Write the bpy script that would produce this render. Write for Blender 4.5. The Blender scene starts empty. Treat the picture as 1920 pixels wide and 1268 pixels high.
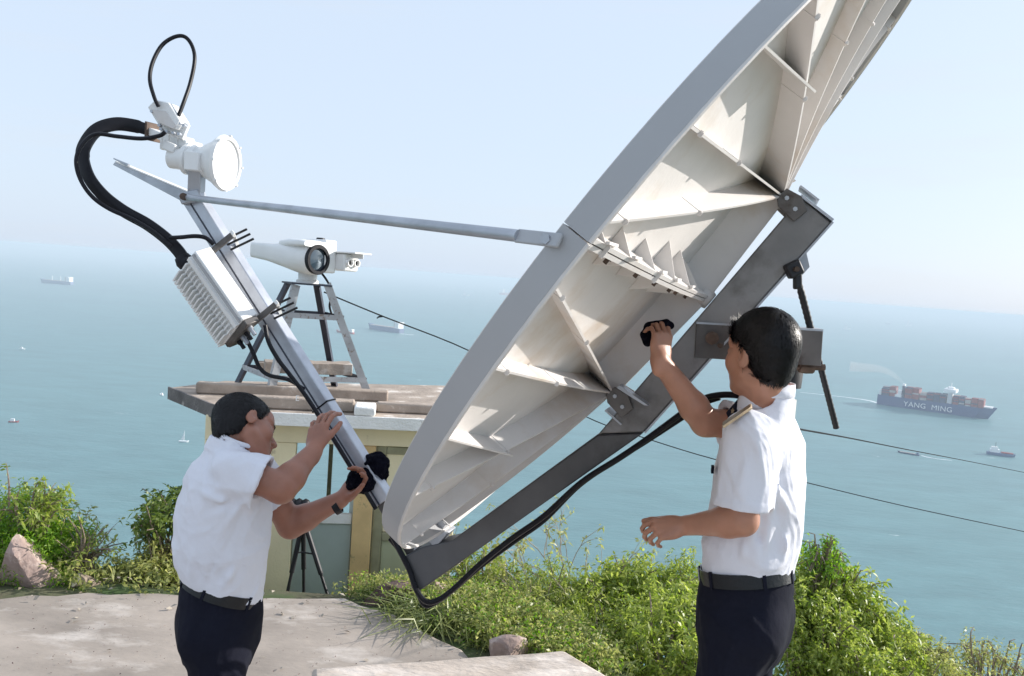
import bpy, bmesh, math, random
import numpy as np
from mathutils import Vector, Matrix

random.seed(7)
RNG = np.random.default_rng(7)
PI = math.pi
SC = bpy.context.scene
COL = SC.collection

# ------------------------------------------------------------------ camera
CAM_Z = 1.70
FOCAL = 1500.0 / 1920.0 * 36.0
ROLL = math.radians(4.17)
PITCH = math.radians(4.259)
cam_data = bpy.data.cameras.new('camera')
cam = bpy.data.objects.new('camera', cam_data)
COL.objects.link(cam)
cam_data.lens = FOCAL
cam_data.sensor_width = 36.0
cam_data.clip_start = 0.05
cam_data.clip_end = 300000.0
CAM_M = (Matrix.Rotation(PI / 2 - PITCH, 3, 'X') @ Matrix.Rotation(ROLL, 3, 'Z'))
cam.matrix_world = Matrix.Translation((0, 0, CAM_Z)) @ CAM_M.to_4x4()
SC.camera = cam

# ------------------------------------------------------------------ sun and sky
SUN_AZ, SUN_EL = math.radians(72), math.radians(21)
SUN = Vector((math.sin(SUN_AZ) * math.cos(SUN_EL), math.cos(SUN_AZ) * math.cos(SUN_EL), math.sin(SUN_EL)))
sl = bpy.data.lights.new('sun', 'SUN')
sl.energy = 5.0
sl.angle = math.radians(0.5)
sl.color = (1.0, 0.95, 0.88)
so = bpy.data.objects.new('sun', sl)
so.rotation_euler = SUN.to_track_quat('Z', 'Y').to_euler()
COL.objects.link(so)
world = bpy.data.worlds.new('World')
SC.world = world
world.use_nodes = True
wn, wl = world.node_tree.nodes, world.node_tree.links
bg = wn['Background']
sky = wn.new('ShaderNodeTexSky')
sky.sky_type = 'NISHITA'
sky.sun_disc = False
sky.sun_elevation = SUN_EL
sky.sun_rotation = SUN_AZ
sky.altitude = 200
sky.air_density = 1.0
sky.dust_density = 2.2
sky.ozone_density = 1.6
# thin high haze and faint cirrus streaks over the whole sky
tc = wn.new('ShaderNodeTexCoord')
mp = wn.new('ShaderNodeMapping'); mp.inputs['Scale'].default_value = (1.2, 1.2, 9.0)
mp.inputs['Rotation'].default_value = (0.0, 0.12, 0.0)
nz = wn.new('ShaderNodeTexNoise'); nz.inputs['Scale'].default_value = 2.2; nz.inputs['Detail'].default_value = 6
nz.inputs['Roughness'].default_value = 0.6
rp = wn.new('ShaderNodeMapRange')
rp.inputs['From Min'].default_value = 0.52; rp.inputs['From Max'].default_value = 0.82
rp.inputs['To Min'].default_value = 0.0; rp.inputs['To Max'].default_value = 0.35
mx = wn.new('ShaderNodeMix'); mx.data_type = 'RGBA'
VEIL = (9.7, 11.3, 13.5, 1)
mx0 = wn.new('ShaderNodeMix'); mx0.data_type = 'RGBA'; mx0.inputs[0].default_value = 0.68
mx0.inputs[7].default_value = VEIL
mx.inputs[7].default_value = (8.2, 8.3, 8.5, 1)
wl.new(tc.outputs['Generated'], mp.inputs['Vector'])
wl.new(mp.outputs['Vector'], nz.inputs['Vector'])
wl.new(nz.outputs['Fac'], rp.inputs['Value'])
wl.new(sky.outputs['Color'], mx0.inputs[6])
wl.new(mx0.outputs[2], mx.inputs[6])
wl.new(rp.outputs['Result'], mx.inputs[0])
wl.new(mx.outputs[2], bg.inputs['Color'])
bg.inputs['Strength'].default_value = 0.075

SC.view_settings.view_transform = 'Standard'
SC.view_settings.look = 'None'
SC.view_settings.exposure = 0.37
SC.view_settings.gamma = 1.0
SC.view_settings.use_curve_mapping = False
SC.cycles.max_bounces = 6
SC.cycles.transparent_max_bounces = 8
SC.cycles.volume_bounces = 0

# ------------------------------------------------------------------ where a sight line meets a real distance or level
def ray(px, py):
    return CAM_M @ Vector(((px - 960) / 1500.0, -(py - 634) / 1500.0, -1.0))
def P(px, py, d):
    v = ray(px, py); v = v * (d / v.y)
    return Vector((v.x, v.y, v.z + CAM_Z))
def atz(px, py, z):
    v = ray(px, py); t = (z - CAM_Z) / v.z
    return Vector((v.x * t, v.y * t, z))

# ------------------------------------------------------------------ materials
def mat(name, color, rough=0.6, metal=0.0, var=0.12, scale=6.0, bump=0.0, bscale=60.0, spec=0.5,
        color2=None, c2scale=3.0, c2min=0.5, c2max=0.62, detail=5, stretch=None, trans=0.0, alpha=1.0, coat=0.0,
        sub=0.0, island=0.0):
    m = bpy.data.materials.new(name); m.use_nodes = True
    nt = m.node_tree; n, l = nt.nodes, nt.links
    b = n['Principled BSDF']
    b.inputs['Roughness'].default_value = rough
    b.inputs['Metallic'].default_value = metal
    b.inputs['Specular IOR Level'].default_value = spec
    b.inputs['Coat Weight'].default_value = coat
    if sub:
        b.inputs['Subsurface Weight'].default_value = sub
        b.inputs['Subsurface Radius'].default_value = (0.012, 0.004, 0.002)
        b.inputs['Subsurface Scale'].default_value = 1.0
    if trans: b.inputs['Transmission Weight'].default_value = trans
    if alpha < 1: b.inputs['Alpha'].default_value = alpha
    t = n.new('ShaderNodeTexCoord')
    vec = t.outputs['Object']
    if stretch:
        mpn = n.new('ShaderNodeMapping'); mpn.inputs['Scale'].default_value = stretch
        l.new(vec, mpn.inputs['Vector']); vec = mpn.outputs['Vector']
    c = tuple(color) + (1,)
    no = n.new('ShaderNodeTexNoise'); no.inputs['Scale'].default_value = scale; no.inputs['Detail'].default_value = detail
    l.new(vec, no.inputs['Vector'])
    hv = n.new('ShaderNodeHueSaturation'); hv.inputs['Color'].default_value = c
    mr = n.new('ShaderNodeMapRange'); mr.inputs['From Min'].default_value = 0.3; mr.inputs['From Max'].default_value = 0.7
    mr.inputs['To Min'].default_value = 1 - var; mr.inputs['To Max'].default_value = 1 + var
    l.new(no.outputs['Fac'], mr.inputs['Value'])
    val = mr.outputs['Result']
    if island:
        g = n.new('ShaderNodeNewGeometry')
        mi = n.new('ShaderNodeMapRange'); mi.inputs['To Min'].default_value = 1 - island; mi.inputs['To Max'].default_value = 1 + island
        l.new(g.outputs['Random Per Island'], mi.inputs['Value'])
        mu = n.new('ShaderNodeMath'); mu.operation = 'MULTIPLY'
        l.new(val, mu.inputs[0]); l.new(mi.outputs['Result'], mu.inputs[1]); val = mu.outputs[0]
    l.new(val, hv.inputs['Value'])
    out = hv.outputs['Color']
    if color2 is not None:
        n2 = n.new('ShaderNodeTexNoise'); n2.inputs['Scale'].default_value = c2scale; n2.inputs['Detail'].default_value = 8
        n2.inputs['Roughness'].default_value = 0.65
        l.new(vec, n2.inputs['Vector'])
        m2 = n.new('ShaderNodeMapRange'); m2.inputs['From Min'].default_value = c2min; m2.inputs['From Max'].default_value = c2max
        l.new(n2.outputs['Fac'], m2.inputs['Value'])
        mm = n.new('ShaderNodeMix'); mm.data_type = 'RGBA'
        l.new(m2.outputs['Result'], mm.inputs[0]); l.new(out, mm.inputs[6]); mm.inputs[7].default_value = tuple(color2) + (1,)
        out = mm.outputs[2]
    l.new(out, b.inputs['Base Color'])
    if bump:
        nb = n.new('ShaderNodeTexNoise'); nb.inputs['Scale'].default_value = bscale; nb.inputs['Detail'].default_value = 6
        l.new(vec, nb.inputs['Vector'])
        bp = n.new('ShaderNodeBump'); bp.inputs['Strength'].default_value = bump; bp.inputs['Distance'].default_value = 0.02
        l.new(nb.outputs['Fac'], bp.inputs['Height']); l.new(bp.outputs['Normal'], b.inputs['Normal'])
    return m

def leaf_mat(name, c1, c2, trans=0.48):
    m = bpy.data.materials.new(name); m.use_nodes = True
    nt = m.node_tree; n, l = nt.nodes, nt.links
    b = n['Principled BSDF']; o = n['Material Output']
    g = n.new('ShaderNodeNewGeometry')
    mm = n.new('ShaderNodeMix'); mm.data_type = 'RGBA'
    mm.inputs[6].default_value = tuple(c1) + (1,); mm.inputs[7].default_value = tuple(c2) + (1,)
    l.new(g.outputs['Random Per Island'], mm.inputs[0]); l.new(mm.outputs[2], b.inputs['Base Color'])
    b.inputs['Roughness'].default_value = 0.42
    tr = n.new('ShaderNodeBsdfTranslucent')
    hs = n.new('ShaderNodeHueSaturation'); hs.inputs['Value'].default_value = 1.5; hs.inputs['Saturation'].default_value = 1.1
    l.new(mm.outputs[2], hs.inputs['Color']); l.new(hs.outputs['Color'], tr.inputs['Color'])
    ms = n.new('ShaderNodeMixShader'); ms.inputs[0].default_value = trans
    l.new(b.outputs[0], ms.inputs[1]); l.new(tr.outputs[0], ms.inputs[2]); l.new(ms.outputs[0], o.inputs['Surface'])
    return m

M = {}
M['dish'] = mat('dish_moulding', (0.66, 0.63, 0.61), 0.55, var=0.05, color2=(0.55, 0.465, 0.385), c2scale=2.4, c2min=0.54, c2max=0.74, bump=0.04)
M['rim'] = mat('dish_rim_paint', (0.40, 0.405, 0.42), 0.42, var=0.03)
M['white'] = mat('white_paint', (0.80, 0.80, 0.79), 0.4, var=0.04, bump=0.03)
M['galv'] = mat('galvanised_steel', (0.44, 0.46, 0.50), 0.42, metal=0.55, var=0.16, scale=9, stretch=(1, 1, 1), bump=0.05)
M['boom'] = mat('boom_steel', (0.50, 0.52, 0.57), 0.36, metal=0.5, var=0.14, scale=14, bump=0.03, color2=(0.30, 0.31, 0.36), c2scale=5, c2min=0.5, c2max=0.8)
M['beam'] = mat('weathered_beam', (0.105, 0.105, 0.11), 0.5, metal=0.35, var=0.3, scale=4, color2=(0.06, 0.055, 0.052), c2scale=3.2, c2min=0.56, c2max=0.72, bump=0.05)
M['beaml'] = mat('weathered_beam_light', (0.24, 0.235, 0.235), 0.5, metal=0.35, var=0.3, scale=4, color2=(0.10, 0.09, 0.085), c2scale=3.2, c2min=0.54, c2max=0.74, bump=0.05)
M['plate'] = mat('dark_bracket', (0.13, 0.12, 0.115), 0.5, metal=0.4, var=0.3, scale=8, color2=(0.05, 0.03, 0.022), c2scale=7, c2min=0.52, c2max=0.66)
M['mast'] = mat('pale_mast', (0.62, 0.61, 0.58), 0.5, metal=0.1, var=0.1)
M['black'] = mat('black_rubber', (0.010, 0.010, 0.014), 0.42, var=0.2, spec=0.22)
M['blackm'] = mat('black_metal', (0.02, 0.02, 0.024), 0.5, metal=0.3, var=0.3)
M['rag'] = mat('black_cloth', (0.004, 0.004, 0.009), 0.95, spec=0.1, var=0.3, bump=0.6, bscale=90)
M['rust'] = mat('rusty_bolt', (0.11, 0.075, 0.058), 0.7, metal=0.3, var=0.4, scale=30)
M['oldiron'] = mat('peeling_grey_paint', (0.40, 0.41, 0.42), 0.55, var=0.15, color2=(0.22, 0.17, 0.14), c2scale=28, c2min=0.56, c2max=0.64, bump=0.1)
M['darkiron'] = mat('dark_iron', (0.05, 0.055, 0.075), 0.55, metal=0.2, var=0.2)
M['wirem'] = mat('old_wire', (0.02, 0.022, 0.025), 0.9, spec=0.1)
M['conc'] = mat('brown_concrete', (0.34, 0.29, 0.25), 0.9, var=0.24, scale=2.4, color2=(0.60, 0.54, 0.49), c2scale=3.4, c2min=0.52, c2max=0.72, bump=0.22, bscale=16, detail=12, stretch=(0.75, 1.5, 1))
M['conc2'] = mat('pale_concrete', (0.50, 0.425, 0.365), 0.85, var=0.2, scale=3.0, color2=(0.72, 0.64, 0.58), c2scale=4.2, c2min=0.5, c2max=0.66, bump=0.5, bscale=30, detail=9, stretch=(0.6, 1.5, 1))
M['roofc'] = mat('weathered_roof', (0.38, 0.31, 0.255), 0.9, var=0.25, scale=5, color2=(0.66, 0.60, 0.54), c2scale=5, c2min=0.57, c2max=0.66, bump=0.4, bscale=30, detail=8)
M['roofd'] = mat('shaded_roof_edge', (0.16, 0.145, 0.14), 0.9, var=0.35, scale=6, color2=(0.42, 0.38, 0.35), c2scale=7, c2min=0.58, c2max=0.68, bump=0.4)
M['whitewash'] = mat('peeling_whitewash', (0.86, 0.85, 0.82), 0.8, var=0.08, color2=(0.26, 0.21, 0.18), c2scale=6, c2min=0.6, c2max=0.67, bump=0.4)
M['cream'] = mat('cream_wall', (0.93, 0.81, 0.55), 0.8, var=0.08, scale=3, color2=(0.46, 0.36, 0.24), c2scale=5, c2min=0.64, c2max=0.72, bump=0.15)
M['inner'] = mat('grey_green_render', (0.72, 0.80, 0.74), 0.75, var=0.2, scale=2, color2=(0.40, 0.44, 0.41), c2scale=3, c2min=0.6, c2max=0.75)
M['frame'] = mat('ochre_door_frame', (0.72, 0.50, 0.24), 0.6, var=0.12, scale=8, color2=(0.25, 0.21, 0.11), c2scale=9, c2min=0.58, c2max=0.66)
M['olive'] = mat('olive_frame', (0.32, 0.30, 0.19), 0.6, var=0.2, scale=10, bump=0.1)
M['frost'] = mat('frosted_pane', (0.52, 0.53, 0.36), 0.35, var=0.15, scale=2)
M['pane'] = mat('grey_green_pane', (0.42, 0.48, 0.45), 0.25, var=0.15, scale=1.5, color2=(0.30, 0.35, 0.32), c2scale=2.5, c2min=0.5, c2max=0.8)
M['rock'] = mat('granite', (0.34, 0.25, 0.22), 0.85, var=0.3, scale=6, color2=(0.60, 0.50, 0.45), c2scale=4, c2min=0.5, c2max=0.62, bump=0.9, bscale=14, detail=10)
M['rockd'] = mat('dark_rock', (0.15, 0.10, 0.09), 0.9, var=0.3, scale=7, color2=(0.32, 0.24, 0.21), c2scale=6, c2min=0.55, c2max=0.68, bump=0.9, bscale=16, detail=10)
M['bark'] = mat('bark', (0.24, 0.19, 0.15), 0.9, var=0.3, scale=30, bump=0.5)
M['twig'] = mat('pale_twig', (0.38, 0.33, 0.27), 0.85, var=0.2, scale=30)
M['cut'] = mat('pale_cut_face', (0.72, 0.63, 0.50), 0.8, var=0.1)
M['soil'] = mat('hill_soil', (0.09, 0.085, 0.05), 0.95, var=0.4, scale=1.5, color2=(0.05, 0.09, 0.025), c2scale=2.0, c2min=0.4, c2max=0.6, bump=0.8, bscale=8)
M['skin'] = mat('tanned_skin', (0.33, 0.145, 0.095), 0.44, var=0.12, scale=18, bump=0.08, bscale=260, sub=0.12)
M['skin2'] = mat('light_tan_skin', (0.44, 0.215, 0.14), 0.42, var=0.10, scale=18, bump=0.08, bscale=260, sub=0.12)
M['shirt'] = mat('white_shirt_cloth', (0.74, 0.74, 0.80), 0.85, var=0.02, bump=0.28, bscale=15)
M['navy'] = mat('navy_trouser_cloth', (0.009, 0.010, 0.019), 0.9, spec=0.15, var=0.2, bump=0.15, bscale=30)
M['belt'] = mat('black_belt_leather', (0.010, 0.011, 0.013), 0.34, spec=0.35, var=0.1, bump=0.1, bscale=120)
M['hair'] = mat('black_hair', (0.006, 0.005, 0.006), 0.42, spec=0.28, var=0.3, scale=40, bump=0.12, bscale=110)
M['eyew'] = mat('eye_white', (0.6, 0.57, 0.54), 0.2, var=0.02)
M['gold'] = mat('gold_braid', (0.33, 0.25, 0.16), 0.4, metal=0.5, var=0.2, scale=80)
M['glass'] = mat('lens_glass', (0.10, 0.13, 0.16), 0.06, var=0.02, metal=0.4)
M['radome'] = mat('horn_window', (0.30, 0.30, 0.295), 0.5, var=0.03)
M['hull'] = mat('blue_hull', (0.045, 0.07, 0.20), 0.5, var=0.08, scale=0.02)
M['shipw'] = mat('ship_white', (0.85, 0.85, 0.85), 0.5, var=0.03)
M['shipgrey'] = mat('ship_grey_blue', (0.14, 0.18, 0.30), 0.5, var=0.05)
M['c_red'] = mat('container_red', (0.30, 0.06, 0.055), 0.6, var=0.2, scale=0.2)
M['c_dark'] = mat('container_blue_grey', (0.06, 0.065, 0.13), 0.6, var=0.3, scale=0.2)
M['c_pale'] = mat('container_pale', (0.45, 0.40, 0.38), 0.6, var=0.2, scale=0.2)
M['wake'] = mat('sea_foam', (0.80, 0.84, 0.85), 0.8, var=0.05, scale=0.2)
M['leafA'] = leaf_mat('yellow_green_leaf', (0.15, 0.235, 0.03), (0.43, 0.48, 0.13))
M['leafB'] = leaf_mat('fresh_green_leaf', (0.10, 0.25, 0.02), (0.32, 0.47, 0.07))
M['leafC'] = leaf_mat('dark_green_leaf', (0.045, 0.095, 0.02), (0.22, 0.28, 0.07))
M['leafD'] = leaf_mat('olive_leaf', (0.18, 0.22, 0.06), (0.46, 0.46, 0.18))
M['grassm'] = leaf_mat('grass_blade', (0.10, 0.14, 0.035), (0.30, 0.33, 0.13), 0.25)

# ------------------------------------------------------------------ mesh helpers
ORIGIN = {}
class MB:
    """collects vertices and faces"""
    def __init__(s): s.v = []; s.f = []; s.n = 0
    def add(s, verts, faces):
        b = s.n
        s.v.extend([tuple(x) for x in verts]); s.n = len(s.v)
        s.f.extend([tuple(i + b for i in f) for f in faces]); return s
    def obox(s, c, ax, ay, az):
        c, ax, ay, az = map(Vector, (c, ax, ay, az))
        vs = [c + i * ax + j * ay + k * az for i in (-1, 1) for j in (-1, 1) for k in (-1, 1)]
        return s.add(vs, [(0, 1, 3, 2), (4, 6, 7, 5), (0, 4, 5, 1), (2, 3, 7, 6), (0, 2, 6, 4), (1, 5, 7, 3)])
    def box(s, x0, x1, y0, y1, z0, z1):
        return s.obox(((x0 + x1) / 2, (y0 + y1) / 2, (z0 + z1) / 2), ((x1 - x0) / 2, 0, 0), (0, (y1 - y0) / 2, 0), (0, 0, (z1 - z0) / 2))
    def beam(s, p0, p1, w, h, up=(0, 0, 1), ext=0.0):
        p0, p1 = Vector(p0), Vector(p1); d = (p1 - p0); L = d.length; d = d / L
        side = d.cross(Vector(up)).normalized(); u = side.cross(d).normalized()
        return s.obox((p0 + p1) / 2, d * (L / 2 + ext), side * (w / 2), u * (h / 2))
    def prism(s, poly, off):
        off = Vector(off); a = [Vector(p) for p in poly]; k = len(a)
        vs = a + [p + off for p in a]
        fs = [tuple(range(k))[::-1], tuple(range(k, 2 * k))] + [(i, (i + 1) % k, k + (i + 1) % k, k + i) for i in range(k)]
        return s.add(vs, fs)
    def tube(s, pts, r, seg=8, cap=True):
        pts = [Vector(p) for p in pts]; k = len(pts)
        rr = r if hasattr(r, '__len__') else [r] * k
        t0 = (pts[1] - pts[0]).normalized()
        a = t0.orthogonal().normalized(); vs = []
        for i in range(k):
            t = (pts[min(i + 1, k - 1)] - pts[max(i - 1, 0)]).normalized()
            a = (a - t * a.dot(t)).normalized(); b = t.cross(a)
            for j in range(seg):
                q = 2 * PI * j / seg
                vs.append(pts[i] + (a * math.cos(q) + b * math.sin(q)) * rr[i])
        fs = [(i * seg + j, i * seg + (j + 1) % seg, (i + 1) * seg + (j + 1) % seg, (i + 1) * seg + j) for i in range(k - 1) for j in range(seg)]
        if cap: fs += [tuple(range(seg))[::-1], tuple((k - 1) * seg + j for j in range(seg))]
        return s.add(vs, fs)
    def lathe(s, o, d, prof, seg=32):
        o, d = Vector(o), Vector(d).normalized(); a = d.orthogonal().normalized(); b = d.cross(a); vs = []
        for (h, r) in prof:
            for j in range(seg):
                q = 2 * PI * j / seg; vs.append(o + d * h + (a * math.cos(q) + b * math.sin(q)) * max(r, 1e-4))
        k = len(prof)
        fs = [(i * seg + j, i * seg + (j + 1) % seg, (i + 1) * seg + (j + 1) % seg, (i + 1) * seg + j) for i in range(k - 1) for j in range(seg)]
        return s.add(vs, fs)

def smooth_curve(pts, sub=6):
    pts = [Vector(p) for p in pts]; out = []
    q = [2 * pts[0] - pts[1]] + pts + [2 * pts[-1] - pts[-2]]
    for i in range(1, len(q) - 2):
        for k in range(sub):
            t = k / sub; p0, p1, p2, p3 = q[i - 1], q[i], q[i + 1], q[i + 2]
            out.append(0.5 * ((2 * p1) + (p2 - p0) * t + (2 * p0 - 5 * p1 + 4 * p2 - p3) * t * t + (3 * p1 - p0 - 3 * p2 + p3) * t ** 3))
    out.append(pts[-1]); return out

def tag(o, label=None, cat=None, group=None, kind=None):
    if label: o['label'] = label
    if cat: o['category'] = cat
    if group: o['group'] = group
    if kind: o['kind'] = kind
    return o

def thing(name, loc, label, cat, group=None):
    o = bpy.data.objects.new(name, None); o.empty_display_size = 0.2
    COL.objects.link(o); o.location = loc; ORIGIN[o.name] = Vector(loc)
    return tag(o, label, cat, group)

def finish(me, smooth, auto=40):
    if smooth:
        me.polygons.foreach_set('use_smooth', [True] * len(me.polygons))
        if auto: me.set_sharp_from_angle(angle=math.radians(auto))
    me.update()

def obj(name, mb, m, parent=None, smooth=False, bevel=0.0, auto=40, label=None, cat=None, group=None, kind=None, origin=None):
    """one mesh object from world-space geometry"""
    if isinstance(mb, MB): V, F = np.array([tuple(x) for x in mb.v], dtype=np.float64), mb.f
    else: V, F = np.asarray(mb[0], dtype=np.float64), mb[1]
    if parent is not None: org = ORIGIN[parent.name]
    elif origin is not None: org = Vector(origin)
    else:
        lo, hi = V.min(0), V.max(0); org = Vector(((lo[0] + hi[0]) / 2, (lo[1] + hi[1]) / 2, lo[2]))
    V = V - np.array(org)
    me = bpy.data.meshes.new(name)
    if isinstance(F, np.ndarray):
        k = F.shape[1]
        me.vertices.add(len(V)); me.vertices.foreach_set('co', V.astype(np.float32).ravel())
        me.loops.add(F.size); me.loops.foreach_set('vertex_index', F.astype(np.int32).ravel())
        me.polygons.add(len(F)); me.polygons.foreach_set('loop_start', np.arange(0, F.size, k, dtype=np.int32))
        me.update(calc_edges=True)
    else:
        me.from_pydata(V.tolist(), [], F)
        bm = bmesh.new(); bm.from_mesh(me); bmesh.ops.recalc_face_normals(bm, faces=bm.faces); bm.to_mesh(me); bm.free()
    finish(me, smooth or bevel > 0, auto)
    for x in (m if isinstance(m, (list, tuple)) else [m]): me.materials.append(x)
    o = bpy.data.objects.new(name, me); COL.objects.link(o)
    if parent is not None:
        o.parent = parent; ORIGIN[o.name] = org
    else:
        o.location = org; ORIGIN[o.name] = org
    if bevel:
        b = o.modifiers.new('bevel', 'BEVEL'); b.width = bevel; b.segments = 2; b.limit_method = 'ANGLE'
    return tag(o, label, cat, group, kind)

def copy_tree(o, parent=None):
    c = o.copy(); COL.objects.link(c)
    if parent is not None: c.parent = parent
    ORIGIN[c.name] = ORIGIN.get(o.name, Vector((0, 0, 0)))
    for ch in list(o.children): copy_tree(ch, c)
    return c
# =================================================================== LARGE SETTING
SEA_Z = -220.0
def grid_axis(lims, fine, n):
    a, b = lims
    k = np.linspace(0, 1, n)
    pos = fine * (np.expm1(k * np.log1p(b / fine)))
    neg = -fine * (np.expm1(k * np.log1p(-a / fine)))
    return np.concatenate([neg[::-1][:-1], pos])

def water_mat():
    m = bpy.data.materials.new('sea_water'); m.use_nodes = True
    nt = m.node_tree; n, l = nt.nodes, nt.links; b = n['Principled BSDF']
    t = n.new('ShaderNodeTexCoord')
    def noise(sc, st, det=4, rough=0.55):
        mp_ = n.new('ShaderNodeMapping'); mp_.inputs['Scale'].default_value = st; mp_.inputs['Rotation'].default_value = (0, 0, 0.35)
        q = n.new('ShaderNodeTexNoise'); q.inputs['Scale'].default_value = sc; q.inputs['Detail'].default_value = det; q.inputs['Roughness'].default_value = rough
        l.new(t.outputs['Object'], mp_.inputs['Vector']); l.new(mp_.outputs['Vector'], q.inputs['Vector']); return q
    big = noise(0.0009, (1, 2.2, 1), 5)
    mid = noise(0.03, (0.35, 1.0, 1), 6, 0.7)
    ramp = n.new('ShaderNodeMix'); ramp.data_type = 'RGBA'
    mr = n.new('ShaderNodeMapRange'); mr.inputs['From Min'].default_value = 0.35; mr.inputs['From Max'].default_value = 0.65
    l.new(big.outputs['Fac'], mr.inputs['Value']); l.new(mr.outputs['Result'], ramp.inputs[0])
    ramp.inputs[6].default_value = (0.116, 0.226, 0.240, 1); ramp.inputs[7].default_value = (0.132, 0.255, 0.262, 1)
    hv = n.new('ShaderNodeHueSaturation'); l.new(ramp.outputs[2], hv.inputs['Color'])
    m3 = n.new('ShaderNodeMapRange'); m3.inputs['From Min'].default_value = 0.3; m3.inputs['From Max'].default_value = 0.7
    m3.inputs['To Min'].default_value = 0.82; m3.inputs['To Max'].default_value = 1.16
    l.new(mid.outputs['Fac'], m3.inputs['Value']); l.new(m3.outputs['Result'], hv.inputs['Value'])
    # scattered breaking crests
    fo = noise(0.055, (0.30, 1.0, 1), 3, 0.6)
    m4 = n.new('ShaderNodeMapRange'); m4.inputs['From Min'].default_value = 0.735; m4.inputs['From Max'].default_value = 0.765
    l.new(fo.outputs['Fac'], m4.inputs['Value'])
    mm = n.new('ShaderNodeMix'); mm.data_type = 'RGBA'; l.new(m4.outputs['Result'], mm.inputs[0])
    l.new(hv.outputs['Color'], mm.inputs[6]); mm.inputs[7].default_value = (0.75, 0.8, 0.8, 1)
    l.new(mm.outputs[2], b.inputs['Base Color'])
    b.inputs['Roughness'].default_value = 0.42
    b.inputs['IOR'].default_value = 1.33
    w1 = noise(0.16, (0.4, 1.0, 1), 5, 0.65)
    bp = n.new('ShaderNodeBump'); bp.inputs['Strength'].default_value = 0.5; bp.inputs['Distance'].default_value = 1.6
    l.new(w1.outputs['Fac'], bp.inputs['Height']); l.new(bp.outputs['Normal'], b.inputs['Normal'])
    return m
M['sea'] = water_mat()
ax = np.concatenate([-np.geomspace(62000, 400, 14), [0], np.geomspace(400, 62000, 14)])
X, Y = np.meshgrid(ax, ax, indexing='ij'); k = len(ax)
V = np.stack([X.ravel(), Y.ravel(), np.full(X.size, SEA_Z)], 1)
ii, jj = np.meshgrid(np.arange(k - 1), np.arange(k - 1), indexing='ij'); ii, jj = ii.ravel(), jj.ravel()
F = np.stack([ii * k + jj, (ii + 1) * k + jj, (ii + 1) * k + jj + 1, ii * k + jj + 1], 1)
obj('sea', (V, F), M['sea'], kind='structure', origin=(0, 0, SEA_Z))

# ---- hill
def hnoise(x, y):
    return 0.10 * np.sin(1.7 * x + 0.6 * y) * np.sin(1.3 * y - 0.4 * x) + 0.05 * np.sin(4.1 * x + 2.0) * np.sin(3.7 * y + 1.0)
def terrain(x, y):
    x = np.asarray(x, float); y = np.asarray(y, float)
    s = np.maximum(x * 0.75 + y * 0.66 - 3.2, y - 4.74)
    s = np.maximum(s, -(x + 9) * 0.8)
    s = np.maximum(s, -(y + 8))
    sp = np.where(s > 0, s, 0)
    z = -0.27 - 0.80 * sp - 0.02 * np.minimum(sp, 30) ** 1.3 + hnoise(x, y) * np.clip(sp, 0, 4)
    z = z + 0.02 * np.sin(3 * x) * np.sin(2.6 * y)
    return np.maximum(z, -220.5)
gx = grid_axis((-420, 460), 2.2, 90); gy = grid_axis((-420, 460), 2.2, 90)
X, Y = np.meshgrid(gx, gy + 3, indexing='ij')
V = np.stack([X.ravel(), Y.ravel(), terrain(X, Y).ravel()], 1); k = X.shape[1]; k0 = X.shape[0]
ii, jj = np.meshgrid(np.arange(k0 - 1), np.arange(k - 1), indexing='ij'); ii, jj = ii.ravel(), jj.ravel()
F = np.stack([ii * k + jj, (ii + 1) * k + jj, (ii + 1) * k + jj + 1, ii * k + jj + 1], 1)
obj('hillside', (V, F), M['soil'], kind='structure', smooth=True, auto=0, origin=(0, 0, 0))

# ---- concrete slab and the raised block on it
def slab(name, outline, z0, z1, m, jag=0.012, step=0.12, bevel=0.02):
    pts = []
    for i in range(len(outline)):
        a, b = Vector(outline[i]), Vector(outline[(i + 1) % len(outline)])
        n_ = max(1, int((b - a).length / step))
        for t in range(n_):
            p = a.lerp(b, t / n_)
            pts.append(Vector((p.x + random.uniform(-jag, jag), p.y + random.uniform(-jag, jag), 0)))
    mb = MB().prism([(p.x, p.y, z0) for p in pts], (0, 0, z1 - z0))
    return obj(name, mb, m, bevel=bevel, kind='structure')
SLAB_Z = -0.22
s1 = atz(640, 1121, SLAB_Z); s2 = atz(760, 1160, SLAB_Z); s3 = atz(862, 1219, SLAB_Z); s0 = atz(0, 1119, SLAB_Z); sm = atz(170, 1111, SLAB_Z)
slab('concrete_slab', [(-7, -6), (0.9, -6), (0.9, 2.6), (0.45, 3.3), (s3.x, s3.y), (s2.x, s2.y), (s1.x, s1.y), (sm.x, sm.y), (s0.x, s0.y), (-7, s0.y - 0.4)], -0.7, SLAB_Z, M['conc'], 0.022)
b1, b2, b3 = atz(585, 1252, 0), atz(1057, 1217, 0), atz(1142, 1268, 0)
dv = (b3 - b2)
slab('raised_block', [(b1.x, b1.y), (b2.x, b2.y), (b3.x, b3.y), (b2.x + dv.x * 7, b2.y + dv.y * 7), (b2.x + dv.x * 7, -3), (-0.15, -3), (b1.x * 0.22, b1.y * 0.22)], SLAB_Z + 0.004, 0.0, M['conc2'], 0.007)

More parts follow.
